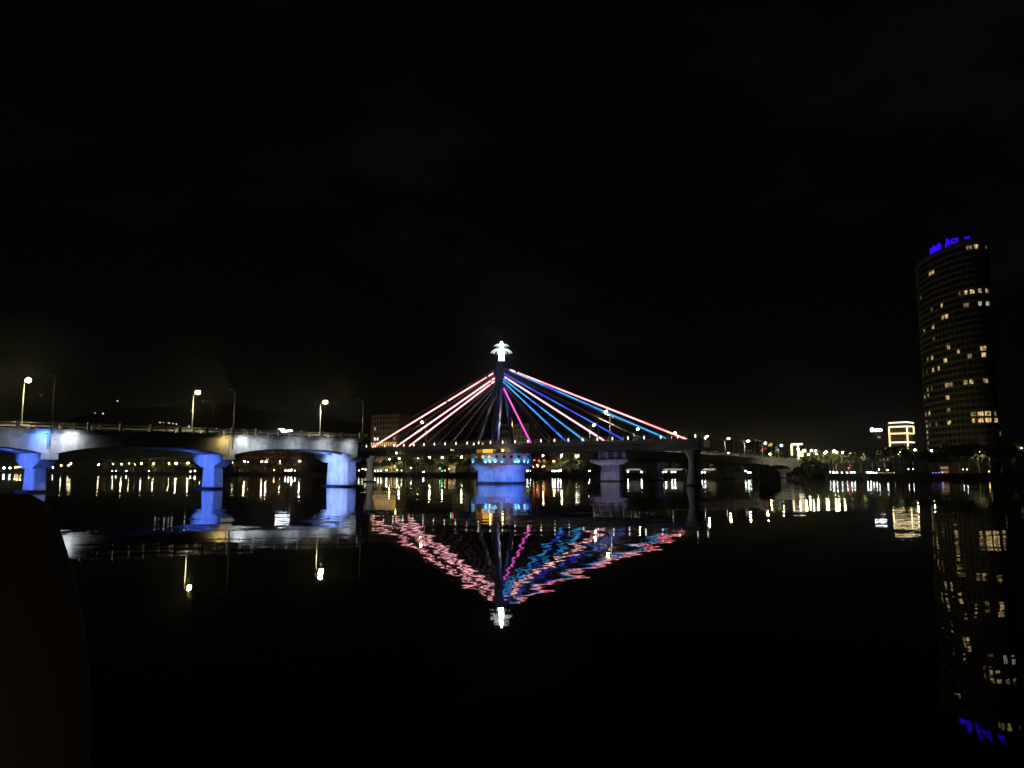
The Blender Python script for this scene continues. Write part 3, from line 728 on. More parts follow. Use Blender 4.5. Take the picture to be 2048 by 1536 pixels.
# lower promenade lights
low = [(225,942,1,.5),(232,942,1,.5),(253,942,2,.8),(298,942,1,.4),(381,943,3,.9),(390,942,3,1.1),(548,940,4,.7),(571,941,1,.8),(577,941,1,.9),(583,940,1,1.2),(590,941,1,.6),(718,941,2,.7),(725,938,3,.7),(731,939,3,.9),(750,942,3,.9),(756,942,3,.9),(762,942,3,.8),(773,940,1,.9),(794,940,1,.8),(803,941,2,.6),(822,936,1,.6),(847,944,1,.8),(880,937,5,.8),(884,942,5,.5),(890,941,4,.6),(898,938,4,.6),
       (1055,942,1,1.1),(1061,941,1,.9),(1068,920,6,.8),(1078,921,6,.8),(1088,921,6,.8),(1074,930,4,.6),(1084,934,4,.6),(1089,932,4,.5),(1100,942,1,1),(1105,942,1,.9),(1110,942,1,1),(1116,942,1,.9),(1121,941,1,1.1),(1156,944,1,.6),(1167,945,1,.8),(1179,942,1,.7),(1256,943,1,1),(1283,944,1,1.1),(1314,942,1,1),(1320,945,1,1),(1326,945,1,1),(1332,944,1,1),(1344,944,1,1),(1350,944,1,1),(1387,944,1,1.1),(1393,944,1,1.1),(1404,945,1,1),(1410,945,1,1),(1491,942,2,1.2),(1497,946,1,1.6),(1502,945,1,1.2),(1509,947,1,.7),(1615,947,1,.5),
       (1642,945,1,1),(1652,945,1,.9),(1660,944,1,1.2),(1667,945,1,1.2),(1674,947,1,1.2),(1684,947,1,1),(1694,946,1,1),(1703,945,1,1),(1709,945,1,.8),(1735,945,1,1.1),(1741,945,1,1),(1747,946,1,1.1),(1753,947,1,1),(1697,936,6,.8),(1758,939,1,.6),(1775,940,1,.9),(1817,938,1,.5),(1826,938,1,.6),(1866,946,7,.6),(1872,946,7,.6),(1878,946,7,.7),(1885,945,7,.7),(1926,939,1,.4),(1934,939,1,.5),(1978,943,4,.7)]
for k in range(12):
    x = 1759 + k * 2.7; low.append((x, 950 - (k - 2) ** 2 * .055, 4, .33))
GLOW_LOW = {1: glow('bulb_white', (.92, 1, .95), 30), 2: glow('bulb_green_white', (.7, 1, .6), 14), 3: glow('bulb_yellow', (1, .95, .5), 16), 4: glow('bulb_warm', (1, .62, .25), 14), 5: glow('bulb_green', (.05, 1, .3), 12), 6: glow('bulb_red', (1, .06, .03), 12), 7: glow('bulb_violet', (.25, .15, 1), 10)}
lp = {}
low.sort()
NMC = {1: 'white', 2: 'greenish white', 3: 'yellow', 4: 'warm orange', 5: 'green', 6: 'red', 7: 'violet'}
cnt = {}
def promproto(c):
    root = empty('promenade_lamp', (0, 0, 0))
    MB().lathe([(.08, 0), (.05, 1)], (0, 0, 0), 5).build('post', DARK, root, local=True)
    MB().ball((0, 0, 1), .42, 8, 6).build('globe', GLOW_LOW[c], root, local=True, smooth=True)
    return root
for i, (px, py, c, s) in enumerate(low):
    p = bankpt(px, 2.5 + (i * 5 % 4), py); h = max(.7, zat(py, p.y) - 2.0)
    if c not in lp: o = lp[c] = promproto(c)
    else: o = copy_tree(lp[c])
    o.location = (p.x, p.y, 2.0)
    for ch in o.children:
        if ch.name.startswith('post'): ch.scale = (1, 1, h)
        else:
            k = s * max(.6, p.y / 520); ch.scale = (k, k, k); ch.location = (0, 0, h - k)
    reg = 'left of the pivot pier' if px < 930 else ('between pivot pier and abutment' if px < 1600 else 'right of the abutment')
    cnt[(c, reg)] = cnt.get((c, reg), 0) + 1
    tag(o, '%s %s low lamp from the left, waterfront %s' % (ORD[cnt[(c, reg)] - 1], NMC[c], reg), 'promenade lamp', 'low lamps along the far promenade')

# hillside lamps + far shore
hl = [(235,802,1.4),(190,826,1),(206,827,1.3),(153,819,.5),(281,803,.6),(320,845,1),(327,845,.6),(338,846,1),(346,847,1),(353,848,1),(378,852,1),(433,857,.9),(454,859,.8),(520,864,.6),(587,834,.7),(610,834,.4),(290,925,.5)]
for i, (px, py, s) in enumerate(hl):
    Y = 2450 + (0 if py > 840 else 500)
    q = at(px, py, Y)
    root = empty('hillside_lamp', (q.x, q.y, q.z - 8)); tag(root, 'tiny white lamp on the dark hillside, %s of them from the left' % ORD[sorted(hl).index((px, py, s))], 'lamp', 'lamps scattered on the hills')
    MB().lathe([(.3, 0), (.2, 8)], (0, 0, 0), 5).build('post', DARK, root, local=True)
    MB().ball((0, 0, 8), 1.3 * s, 8, 6).build('globe', GL_HILL, root, local=True, smooth=True)
for i, (px, py, c, s) in enumerate(((8,936,1,1),(20,936,1,.9),(31,935,4,1),(36,934,4,1),(42,934,3,.7),(52,934,1,.5),(106,935,1,.5))):
    q = at(px, py, 1560); root = empty('shore_lamp', (q.x, q.y, 1.6)); tag(root, '%s lamp on the distant shore, %s from the left edge' % (NMC[c], ORD[i]), 'lamp', 'lamps on the distant shore')
    MB().lathe([(.3, 0), (.2, q.z - 1.6)], (0, 0, 0), 5).build('post', DARK, root, local=True)
    MB().ball((0, 0, q.z - 1.6), 1.5 * s, 8, 6).build('globe', GLOW_LOW[c], root, local=True, smooth=True)

# ------------------------------------------------------------------ buildings on the far bank
WARM = glow('window_warm', (1, .6, .22), 1.3); WARM2 = glow('window_warm_dim', (1, .6, .28), .5); WHITE_W = glow('window_white', (1, .95, .8), 2.5)
def bmesh_box(p0, p1, dv, z0, z1):
    a, b = Vector(p0), Vector(p1); c = b + dv; d = a + dv
    return MB().hexa([Vector((*q.xy, z0)) for q in (a, b, c, d)], [Vector((*q.xy, z1)) for q in (a, b, c, d)])
def building(x0, x1, ytop, sb, label, color, rows, cols, lit=(), depth_=14, roof='flat', zb=2.0, wh=.55, ww=.5, zwin=None, litmat=None, cname=None, dark=True):
    a = bankpt(x0, sb, 900); b = bankpt(x1, sb, 900); mid = (a + b) / 2; h = zat(ytop, mid.y)
    root = empty('building', (mid.x, mid.y, zb)); tag(root, label, 'building', 'buildings on the far bank')
    wm = mat(cname or 'wall_%d_%d' % (x0, ytop), color, .85, noise=.25, nscale=.15)
    bmesh_box(a, b, D * depth_, zb, h - .6).build('wall', wm, root)
    if roof == 'flat':
        bmesh_box(a - N * .3 - D * .3, b + N * .3 - D * .3, D * (depth_ + .6), h - .59, h).build('roof', mat('roof_slab', (.15, .14, .13), .8), root)
    else:
        m = MB(); rr = 2.5; e0, e1 = a - N * .5 - D * .5, b + N * .5 - D * .5; e2, e3 = e1 + D * (depth_ + 1), e0 + D * (depth_ + 1)
        r0 = (e0 + e3) / 2 + N * 3; r1 = (e1 + e2) / 2 - N * 3
        m.add([Vector((*e0.xy, h - .59)), Vector((*e1.xy, h - .59)), Vector((*e2.xy, h - .59)), Vector((*e3.xy, h - .59)), Vector((*r0.xy, h + rr)), Vector((*r1.xy, h + rr))], [(0, 1, 5, 4), (1, 2, 5), (2, 3, 4, 5), (3, 0, 4), (0, 3, 2, 1)])
        m.build('roof', mat('roof_tile', (.16, .06, .04), .8), root)
    W = (b - a).length; cw = W / cols; rh = (h - .8 - zb) / rows
    for r in range(rows):
        for c in range(cols):
            key = (r, c)
            if not dark and key not in lit and lit != 'all': continue
            p = a + N * (cw * (c + .5)) - D * .05; hw = cw * ww / 2; z = zb + rh * (r + .5)
            lm = GLASS_D
            if lit == 'all': lm = litmat or WARM
            elif key in lit: lm = lit[key] if isinstance(lit, dict) else (litmat or WARM)
            bmesh_box(p - N * hw, p + N * hw, D * .06, z - rh * wh / 2, z + rh * wh / 2).build('window', lm, root)
    return root, a, b, h
hotel, *_ = building(741, 797, 829, 62, 'tall beige hotel behind the left cables, mostly dark windows', (.34, .28, .2), 11, 10, {(6, 1): WHITE_W, (6, 2): WHITE_W, (5, 4): WARM, (6, 8): WARM2, (4, 8): WARM, (4, 6): WARM2, (8, 1): WARM2})
arc, a, b, h = building(741, 793, 880, 24, 'low arcade building with rows of warm lit windows under the left cables', (.4, .3, .16), 5, 12, {(4, c): WARM for c in range(12)} | {(3, c): WARM for c in range(12)} | {(1, c): WARM for c in range(5)}, depth_=12, ww=.45)
building(897, 912, 907, 16, 'small beige house with dark windows left of the pivot pier', (.5, .42, .26), 3, 4, {}, depth_=10)
building(1000, 1017, 848, 90, 'dark apartment block with balcony stripes behind the mast', (.16, .15, .13), 7, 2, {}, ww=.85, wh=.6)
building(1019, 1058, 847, 84, 'beige apartment tower behind the magenta cable', (.3, .27, .2), 8, 5, {}, ww=.35)
building(1042, 1053, 830, 118, 'slim teal tower rising behind the beige apartment tower', (.04, .16, .14), 10, 3, {}, ww=.6)
building(905, 930, 886, 40, 'hip-roofed house left of the mast legs', (.2, .18, .14), 3, 5, {}, roof='hip')
building(938, 975, 880, 46, 'wide hip-roofed house behind the left mast leg with small lights', (.22, .2, .15), 4, 6, {(3, 1): WHITE_W, (3, 2): WHITE_W, (3, 4): WARM}, roof='hip')
building(1060, 1092, 924, 18, 'low restaurant strung with red and warm lights beside the pivot pier', (.3, .1, .06), 2, 7, {(1, c): GLOW_LOW[4] for c in (1, 3, 5)}, depth_=9)
building(812, 838, 908, 30, 'dim low house below the swing span, left of the small beige house', (.2, .16, .1), 3, 5, {(1, 1): WARM2})
building(845, 880, 905, 34, 'dim wide house below the swing span with one warm window', (.22, .17, .1), 3, 6, {(1, 4): WARM2})
for i, (x0, x1, y) in enumerate(((479, 494, 905), (497, 518, 903), (527, 549, 902), (551, 573, 902), (583, 603, 904))):
    building(x0, x1, y, 30 + 4 * i, 'dim reddish block under the left arch, %s of five from the left' % ORD[i], (.26, .09, .05), 4, 4, {(2, 1): WARM2} if i == 2 else {})
building(200, 250, 918, 60, 'low dark block on the far bank at the left end of the lamps', (.1, .09, .08), 3, 8, {})
building(285, 330, 915, 40, 'low dim block behind the bright far lamps at left', (.14, .1, .08), 3, 8, {})
building(548, 592, 866, 160, 'tall dark office block above the left bridge carrying a white light sign', (.06, .06, .06), 9, 8, {(7, 6): WARM2})
building(1100, 1165, 905, 60, 'long dim block behind the lamps right of the pivot pier', (.14, .12, .08), 4, 12, {(3, 9): WHITE_W, (3, 10): WHITE_W})
building(1484, 1512, 880, 150, 'dark tall block behind the right bridge lamps', (.07, .065, .06), 9, 6, {})
building(1516, 1532, 888, 120, 'dark block behind the small red sign', (.08, .07, .06), 7, 4, {(5, 1): WARM2})
building(1540, 1560, 884, 130, 'dark block behind the teal light strip', (.07, .07, .06), 7, 4, {})
building(1878, 1894, 928, 14, 'low cafe glowing warm between the dark trees below the tower', (.4, .3, .15), 2, 6, 'all', litmat=WARM2, depth_=8)
# LED outlined building
def led_building():
    sb = 150; root, a, b, h = building(1781, 1817, 851, sb, 'building outlined in pale yellow light strips left of the round tower', (.13, .1, .08), 8, 6, {})
    LEDY = glow('led_yellow', (1, .8, .42), 2.4)
    e = .42; up = lambda p, z: Vector((p.x, p.y, z))
    o_ = -D * .8; side = D * 16
    a, b = a + o_, b + o_; c = b + side * .6 + N * 2
    z1, z2, z3 = zat(854, a.y), zat(867.5, a.y), zat(885, a.y); z0 = zat(846, a.y)
    zb_ = zat(899, a.y)
    for pts in ([up(a, zb_), up(a, z1)], [up(b, zb_), up(b, z1)], [up(a, z1), up(b, z1), up(c, z1 + .3)], [up(a, z2), up(b, z2), up(c, z2)], [up(a, z3), up(b, z3), up(c, z3)],
                [up(a, z0), up(b, z0 + .2), up(c, z0)], [up(c, z2), up(c, z1 + .3)]):
        MB().path(pts, e, 6).build('light_strip', LEDY, root)
    cap = bmesh_box(a + N * .5 + D * 3, b - N * 1 + D * 3, D * 10, h, z0 + .2).build('penthouse', mat('penthouse_wall', (.1, .08, .07), .8), root)
led_building()
def added_facade_flood(root, a, b, h, en, colr=(1, .86, .6), off=16):  # spot and fixture box added before a wall to brighten its dim front
    mid = (a + b) / 2; q = mid - D * off; 
    MB().box(q.x - .3, q.x + .3, q.y - .3, q.y + .3, 2.03, 2.6).build('floodlight', DARK, root)
    light('SPOT', 'added_facade_light', (q.x, q.y, 3.0), en, colr, root, (mid.x, mid.y, h * .55), 110, .4, .8)
for _o in [o for o in bpy.data.objects if o.type == 'EMPTY' and o.name.startswith('building')]:
    _l = _o['label']; _w = [c for c in _o.children if c.name.startswith('wall')][0]
    zs = max(v.co.z for v in _w.data.vertices); v = _w.data.vertices; _a = v[0].co + _o.location; _b = v[1].co + _o.location
    _a.z = _b.z = 0
    for key, en, of in (('tall beige hotel', 12000, 24), ('low arcade', 2500, 9), ('small beige house with', 2600, 8), ('beige apartment tower', 11000, 26), ('wide hip-roofed', 3000, 12), ('dark apartment block', 5000, 20), ('long dim block', 2500, 14), ('hip-roofed house left', 2000, 12)):
        if _l.startswith(key): added_facade_flood(_o, _a, _b, zs, en, off=of)
def led_gate():
    root, a, b, h = building(1584, 1597, 889, 110, 'narrow tower edged with cream light right of the bridge lamps', (.14, .12, .09), 6, 3, {})
    LEDC = glow('led_cream', (1, .85, .55), 2.0); a = a - D * .6; b = b - D * .6; up = lambda p, z: Vector((p.x, p.y, z)); zt = zat(889, a.y)
    for pts, e in (([up(a, 2), up(a, zt)], .6), ([up(b, 2), up(b, zt)], .5), ([up(a, zt), up(b, zt), up(b + N * 3, zt + .2)], .6)):
        MB().path(pts, e, 6).build('light_strip', LEDC, root)
    root, a, b, h = building(1598, 1607, 903, 100, 'small building with stacked lit balconies beside the cream edged tower', (.2, .16, .1), 4, 1, {})
    for k in range(4):
        z = zat(903 + k * 3, a.y); bmesh_box(a - D * .7, b - D * .7, D * .5, z - .35, z + .25).build('balcony_light', LEDC, root)
led_gate()
# office tower with white sign
root, a, b, h = building(1749, 1777, 868, 185, 'dark office tower topped by a white light sign left of the outlined building', (.12, .11, .09), 10, 8, {(9, 2): WARM2, (9, 3): WARM2, (6, 6): WARM2})
def sign(px0, px1, py0, py1, sb, label, m, blocks, post=True):
    a = bankpt(px0, sb, 900); b = bankpt(px1, sb, 900); zt = zat(py0, a.y); z0 = zat(py1, a.y); W = (b - a).length; H = zt - z0
    root = empty('light_sign', ((a.x + b.x) / 2, (a.y + b.y) / 2, z0 - 1)); tag(root, label, 'sign')
    for (u0, u1, v0, v1) in blocks:
        bmesh_box(a + N * W * u0, a + N * W * u1, D * .5, z0 + H * v0, z0 + H * v1).build('letter', m, root)
    bmesh_box(a + N * W * .02 + D * .6, a + N * W * .98 + D * .6, D * .2, z0 - 1, z0 + H * .5).build('frame', DARK, root)
SIGNW = glow('sign_white_glow', (.85, .95, 1), 7)
sign(555, 583, 858, 865.5, 158, 'bright white light sign above the left bridge deck', SIGNW,
     [(0, .10, .15, 1), (.12, .22, .2, 1), (.24, .34, .1, .95), (.36, .44, .1, .9)] + [(.46 + k * .09, .535 + k * .09, .05, .55) for k in range(6)])
sign(1743, 1766, 856, 864, 183, 'white light sign on the dark office tower', SIGNW, [(0, .08, .1, .95), (.08, .25, .75, 1), (.08, .25, .1, .3), (.3, .36, .1, .7), (.4, .5, .05, .75), (.53, .63, .1, .75), (.66, .76, .1, .75), (.8, .88, .1, .7), (.92, 1, .15, .65)])
sign(1527, 1533, 896, 899, 100, 'small red light sign behind the right bridge', glow('sign_red', (1, .08, .05), .4), [(0, .3, 0, 1), (.36, .64, 0, 1), (.7, 1, 0, 1)])
sign(1536, 1545, 887, 892, 100, 'small yellow light sign behind the right bridge', glow('sign_yellow', (1, .8, .1), .8), [(0, .4, 0, .4), (.3, 1, .55, 1), (.5, .9, 0, .4)])
sign(1551, 1553, 893, 904, 100, 'upright teal light strip behind the right bridge', glow('sign_teal', (.05, .6, .7), .35), [(0, 1, 0, .3), (0, 1, .35, .65), (0, 1, .7, 1)])
sign(1492, 1505, 928, 932, 6, 'white slanting canopy light under the last arches', glow('canopy_white', (.9, 1, 1), 1.2), [(0, .5, .5, .8), (.5, 1, .2, .5)])
# long market awnings under the right arches, glow put into the cloth itself
AW = glow('awning_glow', (1, .95, .8), .30)
for i, (x0, x1, lab) in enumerate(((1252, 1278, 'pale lit awning between the violet pier and the next dark pier'), (1318, 1362, 'long pale lit awning left of the hourglass column'), (1387, 1428, 'warm lit awning right of the hourglass column'), (748, 762, 'small yellow lit stall under the arcade building'))):
    a = bankpt(x0, 4.5, 940); b = bankpt(x1, 4.5, 940); zt = zat(937.5, a.y); root = empty('market_stall', ((a.x + b.x) / 2, (a.y + b.y) / 2, 2)); tag(root, lab, 'stall', 'lit stalls on the far bank')
    m = MB(); e0, e1, e2, e3 = a, b, b + D * 3, a + D * 3
    m.hexa([Vector((*e0.xy, zt - .9)), Vector((*e1.xy, zt - .9)), Vector((*e2.xy, zt - .1)), Vector((*e3.xy, zt - .1))], [Vector((*e0.xy, zt - .3)), Vector((*e1.xy, zt - .3)), Vector((*e2.xy, zt)), Vector((*e3.xy, zt))])
    m.build('awning', AW, root)
    m = MB()
    W = (b - a).length
    for k in range(int(W / 3) + 1): q = a + N * min(W, k * 3) + D * .1; m.tube((q.x, q.y, 2), (q.x, q.y, zt - .6), .06, n=5)
    m.build('frame', POLE, root)

# ------------------------------------------------------------------ round tower at right
def round_tower():
    Y0 = 432; c = at(1925, 900, Y0); cx, cy = c.x, c.y
    view = math.atan2(cy, cx); ax = view + math.pi + R(24)     # major axis points towards the camera and to the right
    A, B = 33, 12.6
    u = Vector((math.cos(ax), math.sin(ax), 0)); v = Vector((-u.y, u.x, 0))
    H = zat(494, Y0 - 25); nf = 34; fh = (H - 8) / nf
    root = empty('tower_block', (cx, cy, 2)); tag(root, 'tall round-fronted apartment tower at the right edge with scattered warm windows', 'tower')
    n = 96
    def E(t, k=0.0): return Vector((cx, cy, 0)) + u * ((A + k) * math.cos(t)) + v * ((B + k) * math.sin(t))
    m = MB()
    def ring(m, k, z0, z1):
        vs = [Vector((*E(2*math.pi*i/n, k).xy, z)) for z in (z0, z1) for i in range(n)]
        m.add(vs, [(i, (i+1) % n, n + (i+1) % n, n + i) for i in range(n)] + [tuple(range(n))[::-1], tuple(range(n, 2*n))])
    ring(m, 0, 2, H); m.build('wall', mat('tower_wall', (.13, .115, .09), .8, noise=.2, nscale=.1), root)
    for f in range(nf):
        m = MB(); z = 8 + f * fh; ring(m, .9, z - .18, z + .18)
        if f % 1 == 0: m.build('floor_slab', mat('tower_slab', (.17, .155, .13), .8), root)
    m = MB(); ring(m, 1.2, H + .01, H + 1.6); m.build('roof', mat('roof_slab', (.15, .14, .13), .8), root)
    # bays: equal arc steps on the camera side
    ts = [i * 2 * math.pi / 720 for i in range(720)]
    bays = []; acc = 0; last = E(0, .05)
    for t in ts[1:]:
        p = E(t, .05); acc += (p - last).length; last = p
        if acc >= 3.3: bays.append(t); acc = 0
    toc = lambda t: (-E(t)).normalized()
    def nrm(t): return (u * (math.cos(t) / A) + v * (math.sin(t) / B)).normalized()
    bays = [t for t in bays if nrm(t).dot(toc(t)) > .02]
    def proj(p):
        dz = p.z - CAMH; dep = p.y * C_ + dz * S_; up = dz * C_ - p.y * S_
        return 1024 + F * p.x / dep, 768 - F * up / dep
    cells = {}
    for f in range(nf):
        for bi, t in enumerate(bays):
            p = E(t, .0); cells[(f, bi)] = proj(Vector((p.x, p.y, 8 + fh * (f + .45))))
    def room(name, c, s_):
        # noise painted into the window glow in place of lamps and curtains inside
        m_ = bpy.data.materials.new(name); m_.use_nodes = True; t_ = m_.node_tree; b_ = t_.nodes['Principled BSDF']
        b_.inputs['Base Color'].default_value = (.05, .04, .03, 1); b_.inputs['Emission Color'].default_value = (*c, 1)
        co = t_.nodes.new('ShaderNodeTexCoord'); mp = t_.nodes.new('ShaderNodeMapping'); mp.inputs['Scale'].default_value = (1.6, 1.6, .7)
        n_ = t_.nodes.new('ShaderNodeTexNoise'); n_.inputs['Scale'].default_value = .8; n_.inputs['Detail'].default_value = 1
        mr = t_.nodes.new('ShaderNodeMapRange'); mr.inputs[1].default_value = .36; mr.inputs[2].default_value = .64; mr.inputs[3].default_value = s_ * .12; mr.inputs[4].default_value = s_ * 1.7
        t_.links.new(co.outputs['Object'], mp.inputs[0]); t_.links.new(mp.outputs[0], n_.inputs['Vector']); t_.links.new(n_.outputs['Fac'], mr.inputs[0]); t_.links.new(mr.outputs[0], b_.inputs['Emission Strength'])
        return m_
    W = room('tower_window_warm', (1, .7, .3), .75); W2 = room('tower_window_dim', (1, .66, .34), .22); WW = room('tower_window_white', (.85, 1, .85), .5)
    want = [(1858,546,W),(1860,543,W),(1955,495,W),(1946,496,W2),(1963,497,W2),(1928,582,W),(1935,580,W),(1955,579,W),(1960,578,W),(1923,584,W2),(1843,597,W2),(1864,617,W2),(1881,611,W),(1884,636,W),(1891,632,W),(1958,604,WW),(1963,604,WW),(1932,606,W2),
            (1866,654,W),(1851,662,W),(1868,678,W2),(1895,695,W),(1921,702,W),(1961,698,W),(1943,712,W2),(1970,711,W),(1860,719,W),(1868,716,W),(1896,721,W),(1852,749,W2),(1861,745,W2),(1872,741,W),(1880,738,W),(1898,772,W),(1905,770,W2),(1936,766,W),(1944,765,W),(1973,764,W),
            (1862,781,W),(1869,779,W2),(1854,797,W),(1864,793,W),(1902,798,W),(1904,822,W2),(1857,833,W),(1866,830,W),(1868,854,W2),(1877,851,W2),(1905,850,W),(1948,833,W2),(1955,832,W),(1972,831,W),(1980,831,W2),(1950,846,W),(1957,846,W),(1971,845,W),(1978,845,W),(1995,872,W),(1860,890,W2),(1887,902,W),(1893,902,W2)]
    litc = {}
    for (px, py, mm) in want:
        best = min((k for k in cells if k not in litc), key=lambda k: (cells[k][0] - px) ** 2 + 9 * (cells[k][1] - py) ** 2); litc[best] = mm
    stuff = MB(); count = 0
    order = sorted(cells, key=lambda k: k[0])
    for key in order:
        f, bi = key; t = bays[bi]; p = E(t, .02); nn_ = nrm(t); tn = Vector((-nn_.y, nn_.x, 0)); z0 = 8 + fh * f + .35; z1 = z0 + fh * .62
        hw = 1.25
        b = [p - tn * hw, p + tn * hw, p + tn * hw + nn_ * .1, p - tn * hw + nn_ * .1]
        bb = [Vector((*q.xy, z0)) for q in b]; tt = [Vector((*q.xy, z1)) for q in b]
        if key in litc:
            # lit window: glowing pane, sometimes narrower, with mullions
            m = MB(); hw2 = hw * random.choice((1, 1, .75, .55)); sh = random.uniform(-.4, .4) * (hw - hw2)
            b2 = [p - tn * (hw2 - sh), p + tn * (hw2 + sh), p + tn * (hw2 + sh) + nn_ * .1, p - tn * (hw2 - sh) + nn_ * .1]
            m.hexa([Vector((*q.xy, z0)) for q in b2], [Vector((*q.xy, z1)) for q in b2]); wdo = m.build('window', litc[key], root)
            fm = MB()
            for s_ in (-.3, .35):
                q = p + tn * (s_ * hw) + nn_ * .16; fm.tube((q.x, q.y, z0), (q.x, q.y, z1), .07, n=4)
            fm.build('mullion', mat('mullion_paint', (.25, .2, .15), .7), wdo)
        elif count < 40 and f < 5:
            m = MB(); m.hexa(bb, tt); m.build('window', GLASS_D, root); count += 1
        else: stuff.hexa(bb, tt)
    o = stuff.build('window', GLASS_D, root); o['kind'] = 'stuff'
    rl = MB()
    for f in range(nf):
        for bi in range(0, len(bays)):
            t = bays[bi]; p = E(t, .85); rl.tube((p.x, p.y, 8 + f * fh + .18), (p.x, p.y, 8 + f * fh + 1.1), .06, n=4, cap=False)
    o = rl.build('balcony_rail', mat('rail_white', (.4, .38, .34), .6), root); o['kind'] = 'stuff'
    # blue roof letters following the curve
    SB = glow('roof_sign_blue', (.03, .002, 1), 1.25)
    lz = H + 1.6
    sg = empty('roof_sign', (0, 0, 0)); sg.parent = root
    def tfor(px):
        return min((i * 2 * math.pi / 720 for i in range(720) if nrm(i * 2 * math.pi / 720).dot(toc(i * 2 * math.pi / 720)) > 0), key=lambda t: abs(proj(Vector((*E(t, .5).xy, lz + 1.5)))[0] - px))
    def stroke(px0, h0, px1, h1, th=.35):
        a = E(tfor(px0), .6); b = E(tfor(px1), .6)
        MB().tube((a.x, a.y, lz + h0), (b.x, b.y, lz + h1), th, n=6).build('letter', SB, sg)
    for k in range(7):
        x = 1862 + k * 3.1; stroke(x, .3, x + .4, 3.3, .5); 
        if k < 6: stroke(x, 1.2 + (k % 3) * 1.2, x + 3.1, 2.4, .6)
    stroke(1891, .4, 1895.5, 4.6, .4); stroke(1895.5, 4.6, 1899, .6, .4); stroke(1893, 1.8, 1897.5, 2.0, .35)
    for k in range(4): stroke(1902.5 + k * 3.2, 1.2, 1905 + k * 3.2, 1.2, .4); stroke(1902.5 + k * 3.2, 3.0, 1905 + k * 3.2, 3.0, .4)
    stroke(1902.5, 1.2, 1902.6, 3.0, .4); stroke(1914.5, 1.2, 1914.6, 3.0, .4)
    stroke(1930.5, 1.4, 1931.5, 2.4, .5); stroke(1936.5, 1.2, 1937.5, 2.2, .5)
round_tower()

# ------------------------------------------------------------------ trees
def crown_mesh(seed, n, rx, rz, leaf, holes=.25):
    rnd = random.Random(seed); mb = MB()
    clumps = []
    for k in range(18):
        a = rnd.uniform(0, 2 * math.pi); e = rnd.uniform(-.35, 1) ; r = rnd.uniform(.45, .92)
        clumps.append((Vector((math.cos(a) * rx * r * math.sqrt(max(0.05, 1 - max(0, e) ** 2)), math.sin(a) * rx * r * math.sqrt(max(.05, 1 - max(0, e) ** 2)), rz * e * r)), rnd.uniform(.22, .42) * rx))
    for i in range(n):
        c, cr_ = rnd.choice(clumps)
        d = Vector((rnd.gauss(0, 1), rnd.gauss(0, 1), rnd.gauss(0, .8))); d.normalize()
        p = c + d * cr_ * rnd.uniform(.5, 1.05)
        nrm_ = Vector((rnd.gauss(0, 1), rnd.gauss(0, 1), rnd.gauss(0, 1))).normalized(); a = nrm_.orthogonal().normalized(); b = nrm_.cross(a); s = leaf * rnd.uniform(.6, 1.3)
        mb.add([p - a * s, p + b * s * .6, p + a * s, p - b * s * .6], [(0, 1, 2, 3)])
    return mb
tproto = []
for i, (lm, h, rx, rz) in enumerate(((LEAF, 7, 4.2, 3.0), (LEAF2, 8, 4.8, 3.4), (LEAF3, 6, 3.6, 2.8), (LEAF2, 9, 5.5, 3.6))):
    root = empty('tree', (0, 0, 0))
    tr = MB(); th = h - rz * .55
    tr.tube((0, 0, 0), (.15, .1, th * .6), .3, .2, 7).tube((.15, .1, th * .6), (-.1, .1, th + rz * .3), .2, .07, 6)
    for k in range(6):
        a = k * 1.1 + i; tr.tube((.1, .1, th * (.5 + .06 * k)), (math.cos(a) * rx * .6, math.sin(a) * rx * .6, th + rz * .25 * (k % 3)), .1, .03, 5)
    tr.build('trunk', BARK, root, local=True)
    cm = crown_mesh(i + 3, 1300, rx, rz, .42); cm.xf(Matrix.Translation((0, 0, h))); cm.build('crown', lm, root, local=True)
    tproto.append(root)
used_t = [False] * 4
def tree(px, sb, s, kind, label, py=930, group='trees along the far bank', sz=1.0):
    p = bankpt(px, sb, py)
    o = tproto[kind] if not used_t[kind] else copy_tree(tproto[kind]); used_t[kind] = True
    o.location = (p.x, p.y, 1.9); o.rotation_euler = (0, 0, random.uniform(0, 6.28)); o.scale = (s, s, s * sz)
    tag(o, label, 'tree', group); return o
rt = random.Random(11)
xs_left = [205, 222, 238, 252, 268, 284, 300, 318, 334, 350, 366, 384, 402, 420, 440, 455, 470, 486, 502, 520, 538, 556, 574, 592, 610, 628]
for i, x in enumerate(xs_left):
    tree(x, 9 + 6 * (i % 2), rt.uniform(1.0, 1.45), i % 3, 'lamp-lit tree under the left bridge on the far bank, %s from the left' % ORD[i])
xs_mid = [744, 758, 771, 786, 800, 815, 829, 843, 857, 870, 884, 897, 912, 926, 938]
for i, x in enumerate(xs_mid):
    tree(x, 9 + 6 * (i % 2), rt.uniform(.95, 1.3), (i + 1) % 3, 'tree under the swing span left of the pivot pier, %s from the left' % ORD[i])
xs_r = [1074, 1092, 1108, 1128, 1146, 1160, 1262, 1290, 1318, 1345, 1372, 1398, 1420, 1445, 1468, 1490]
for i, x in enumerate(xs_r):
    tree(x, 14 + 7 * (i % 2), rt.uniform(.8, 1.15), i % 3, 'tree behind the right half of the bridge, %s from the left' % ORD[i])
xs_a = [1500, 1514, 1528, 1541, 1556, 1570, 1584, 1598, 1612, 1626, 1640, 1656, 1672, 1690]
for i, x in enumerate(xs_a):
    tree(x, 26 + 8 * (i % 2), rt.uniform(1.2, 1.5) * (.72 if 1565 < x < 1615 else 1), (0, 2)[i % 2], 'lamp-lit tree beyond the right abutment, %s from the left' % ORD[i])
